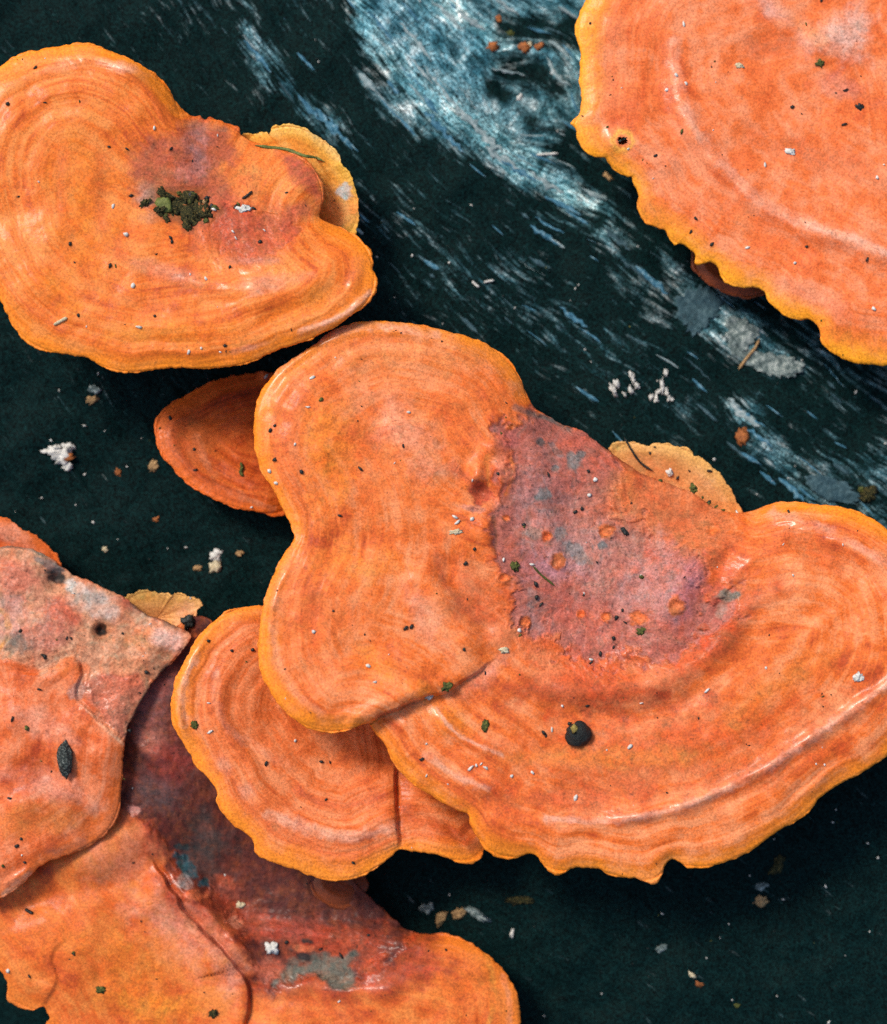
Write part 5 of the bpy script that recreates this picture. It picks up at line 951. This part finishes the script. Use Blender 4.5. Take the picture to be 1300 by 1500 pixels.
# fine grit: too small and too many to tell apart
spec = dict(d=[], w=[], o=[])
for kind, L in dict(
    d=[(498, 755), (489, 895), (442, 691), (403, 623), (396, 630), (403, 673), (529, 687), (591, 653), (683, 825), (696, 804), (603, 917), (594, 920), (680, 952), (711, 986), (786, 856), (786, 875), (793, 885), (912, 894), (903, 905), (917, 912), (899, 935), (899, 948), (880, 958), (866, 970), (855, 872), (860, 1034), (1023, 1052), (993, 701), (1039, 735), (952, 664), (925, 737), (1156, 750), (619, 1112), (835, 1060), (797, 1073), (800, 1078), (730, 694), (742, 590), (853, 745), (843, 750), (862, 690), (804, 696), (768, 769),
       (1043, 358), (961, 228), (865, 34), (1161, 157), (1204, 0), (1012, 340), (1020, 320), (1182, 361), (1236, 182), (1271, 380), (1225, 136), (1238, 132),
       (162, 389), (252, 354), (227, 463), (52, 99), (12, 152), (186, 218), (251, 218), (115, 462), (337, 391), (381, 354), (372, 305), (27, 288), (330, 506), (427, 483), (345, 303), (192, 287), (420, 282), (66, 150), (160, 215), (103, 357), (250, 348),
       (340, 953), (370, 952), (306, 939), (471, 1116), (484, 1117), (478, 1171), (518, 1264), (390, 1119), (180, 928), (30, 924), (62, 959), (66, 962), (58, 1010), (18, 1054), (14, 1169), (31, 1229), (25, 1239), (36, 1263), (195, 1264), (108, 1398), (654, 1392), (43, 1430), (98, 935), (104, 935), (250, 612), (287, 688), (285, 658), (215, 985), (205, 1015), (190, 1070), (420, 1380), (470, 1390), (500, 1400), (540, 1370), (1010, 690), (960, 655), (1040, 690)],
    w=[(599, 604), (452, 596), (458, 553), (539, 975), (460, 925), (550, 999), (940, 844), (866, 966), (924, 1093), (1036, 1012), (1122, 978), (1162, 843), (873, 702), (750, 1137), (844, 1168), (690, 1125), (698, 1121), (705, 1119), (712, 1125), (625, 1090), (625, 1136), (824, 1034), (809, 1069), (863, 725), (780, 827), (761, 924), (692, 703), (390, 552), (395, 690), (404, 707), (432, 651), (1235, 798), (780, 1131), (1080, 750), (667, 757), (692, 760), (670, 765), (738, 820), (856, 869),
       (991, 110), (1005, 122), (1002, 36), (1121, 242), (1095, 363), (921, 218), (977, 132), (1165, 385), (1281, 452), (203, 479), (277, 515), (295, 510), (226, 188), (342, 339), (346, 349), (388, 338), (185, 344), (166, 302), (314, 307), (279, 402), (302, 408), (195, 418), (306, 1030), (308, 1072), (433, 1085), (497, 1467), (12, 1422), (369, 743), (1285, 260), (940, 1030)],
    o=[(890, 186), (999, 193), (1181, 35), (768, 771), (968, 704), (1039, 737), (1050, 742), (940, 845), (762, 930), (40, 1066), (5, 1268), (470, 585), (170, 390), (350, 300), (1030, 729), (735, 635), (108, 1395), (1060, 747)]).items():
    for (x, y) in L: spec[kind].append((x, y, rng.uniform(1.8, 3.6)))
for _ in range(700):
    x, y = rng.uniform(0, 1300), rng.uniform(0, 1500)
    if noise(np.array([x / 90]), np.array([y / 90]), 66)[0] < 0.12: continue
    spec[rng.choice(['d', 'd', 'd', 'w', 'o'])].append((x, y, rng.uniform(0.7, 1.7)))
for _ in range(150):     # lighter dust in the dark wood
    x, y = rng.choice([rng.uniform(500, 1300), rng.uniform(0, 420), rng.uniform(600, 1300)]), rng.uniform(300, 1500)
    if ground(x, y) < 30: spec['w'].append((x, y, rng.uniform(1.0, 2.4)))
for key, nm, mat, lab in (('d', 'dark_grit', M_DARK, 'fine dark grit sprinkled over caps and wood'), ('w', 'white_grit', M_WHITE, 'fine white grit sprinkled over caps and wood'), ('o', 'olive_grit', M_OLIVE, 'fine olive grit sprinkled over caps and wood')):
    cs, fs, n0 = [], [], 0
    for i, (x, y, r) in enumerate(spec[key]):
        el_ = rng.uniform(0.7, 1.6)
        c, f = lump_mesh(r * el_, r / el_, r * 0.8, rng.uniform(0, 180), i * 1.3, 1, 0.6)
        z = ground(x, y) + r * 0.3
        k = (D - z) / D
        cs.append(c + np.array([(x - CX) * k, -(y - CY) * k, z])); fs.append(f + n0); n0 += len(c)
    o = mesh_obj(nm, np.vstack(cs) * S, None, mat, tris=np.vstack(fs)); tag(o, lab, 'grit', kind='stuff')
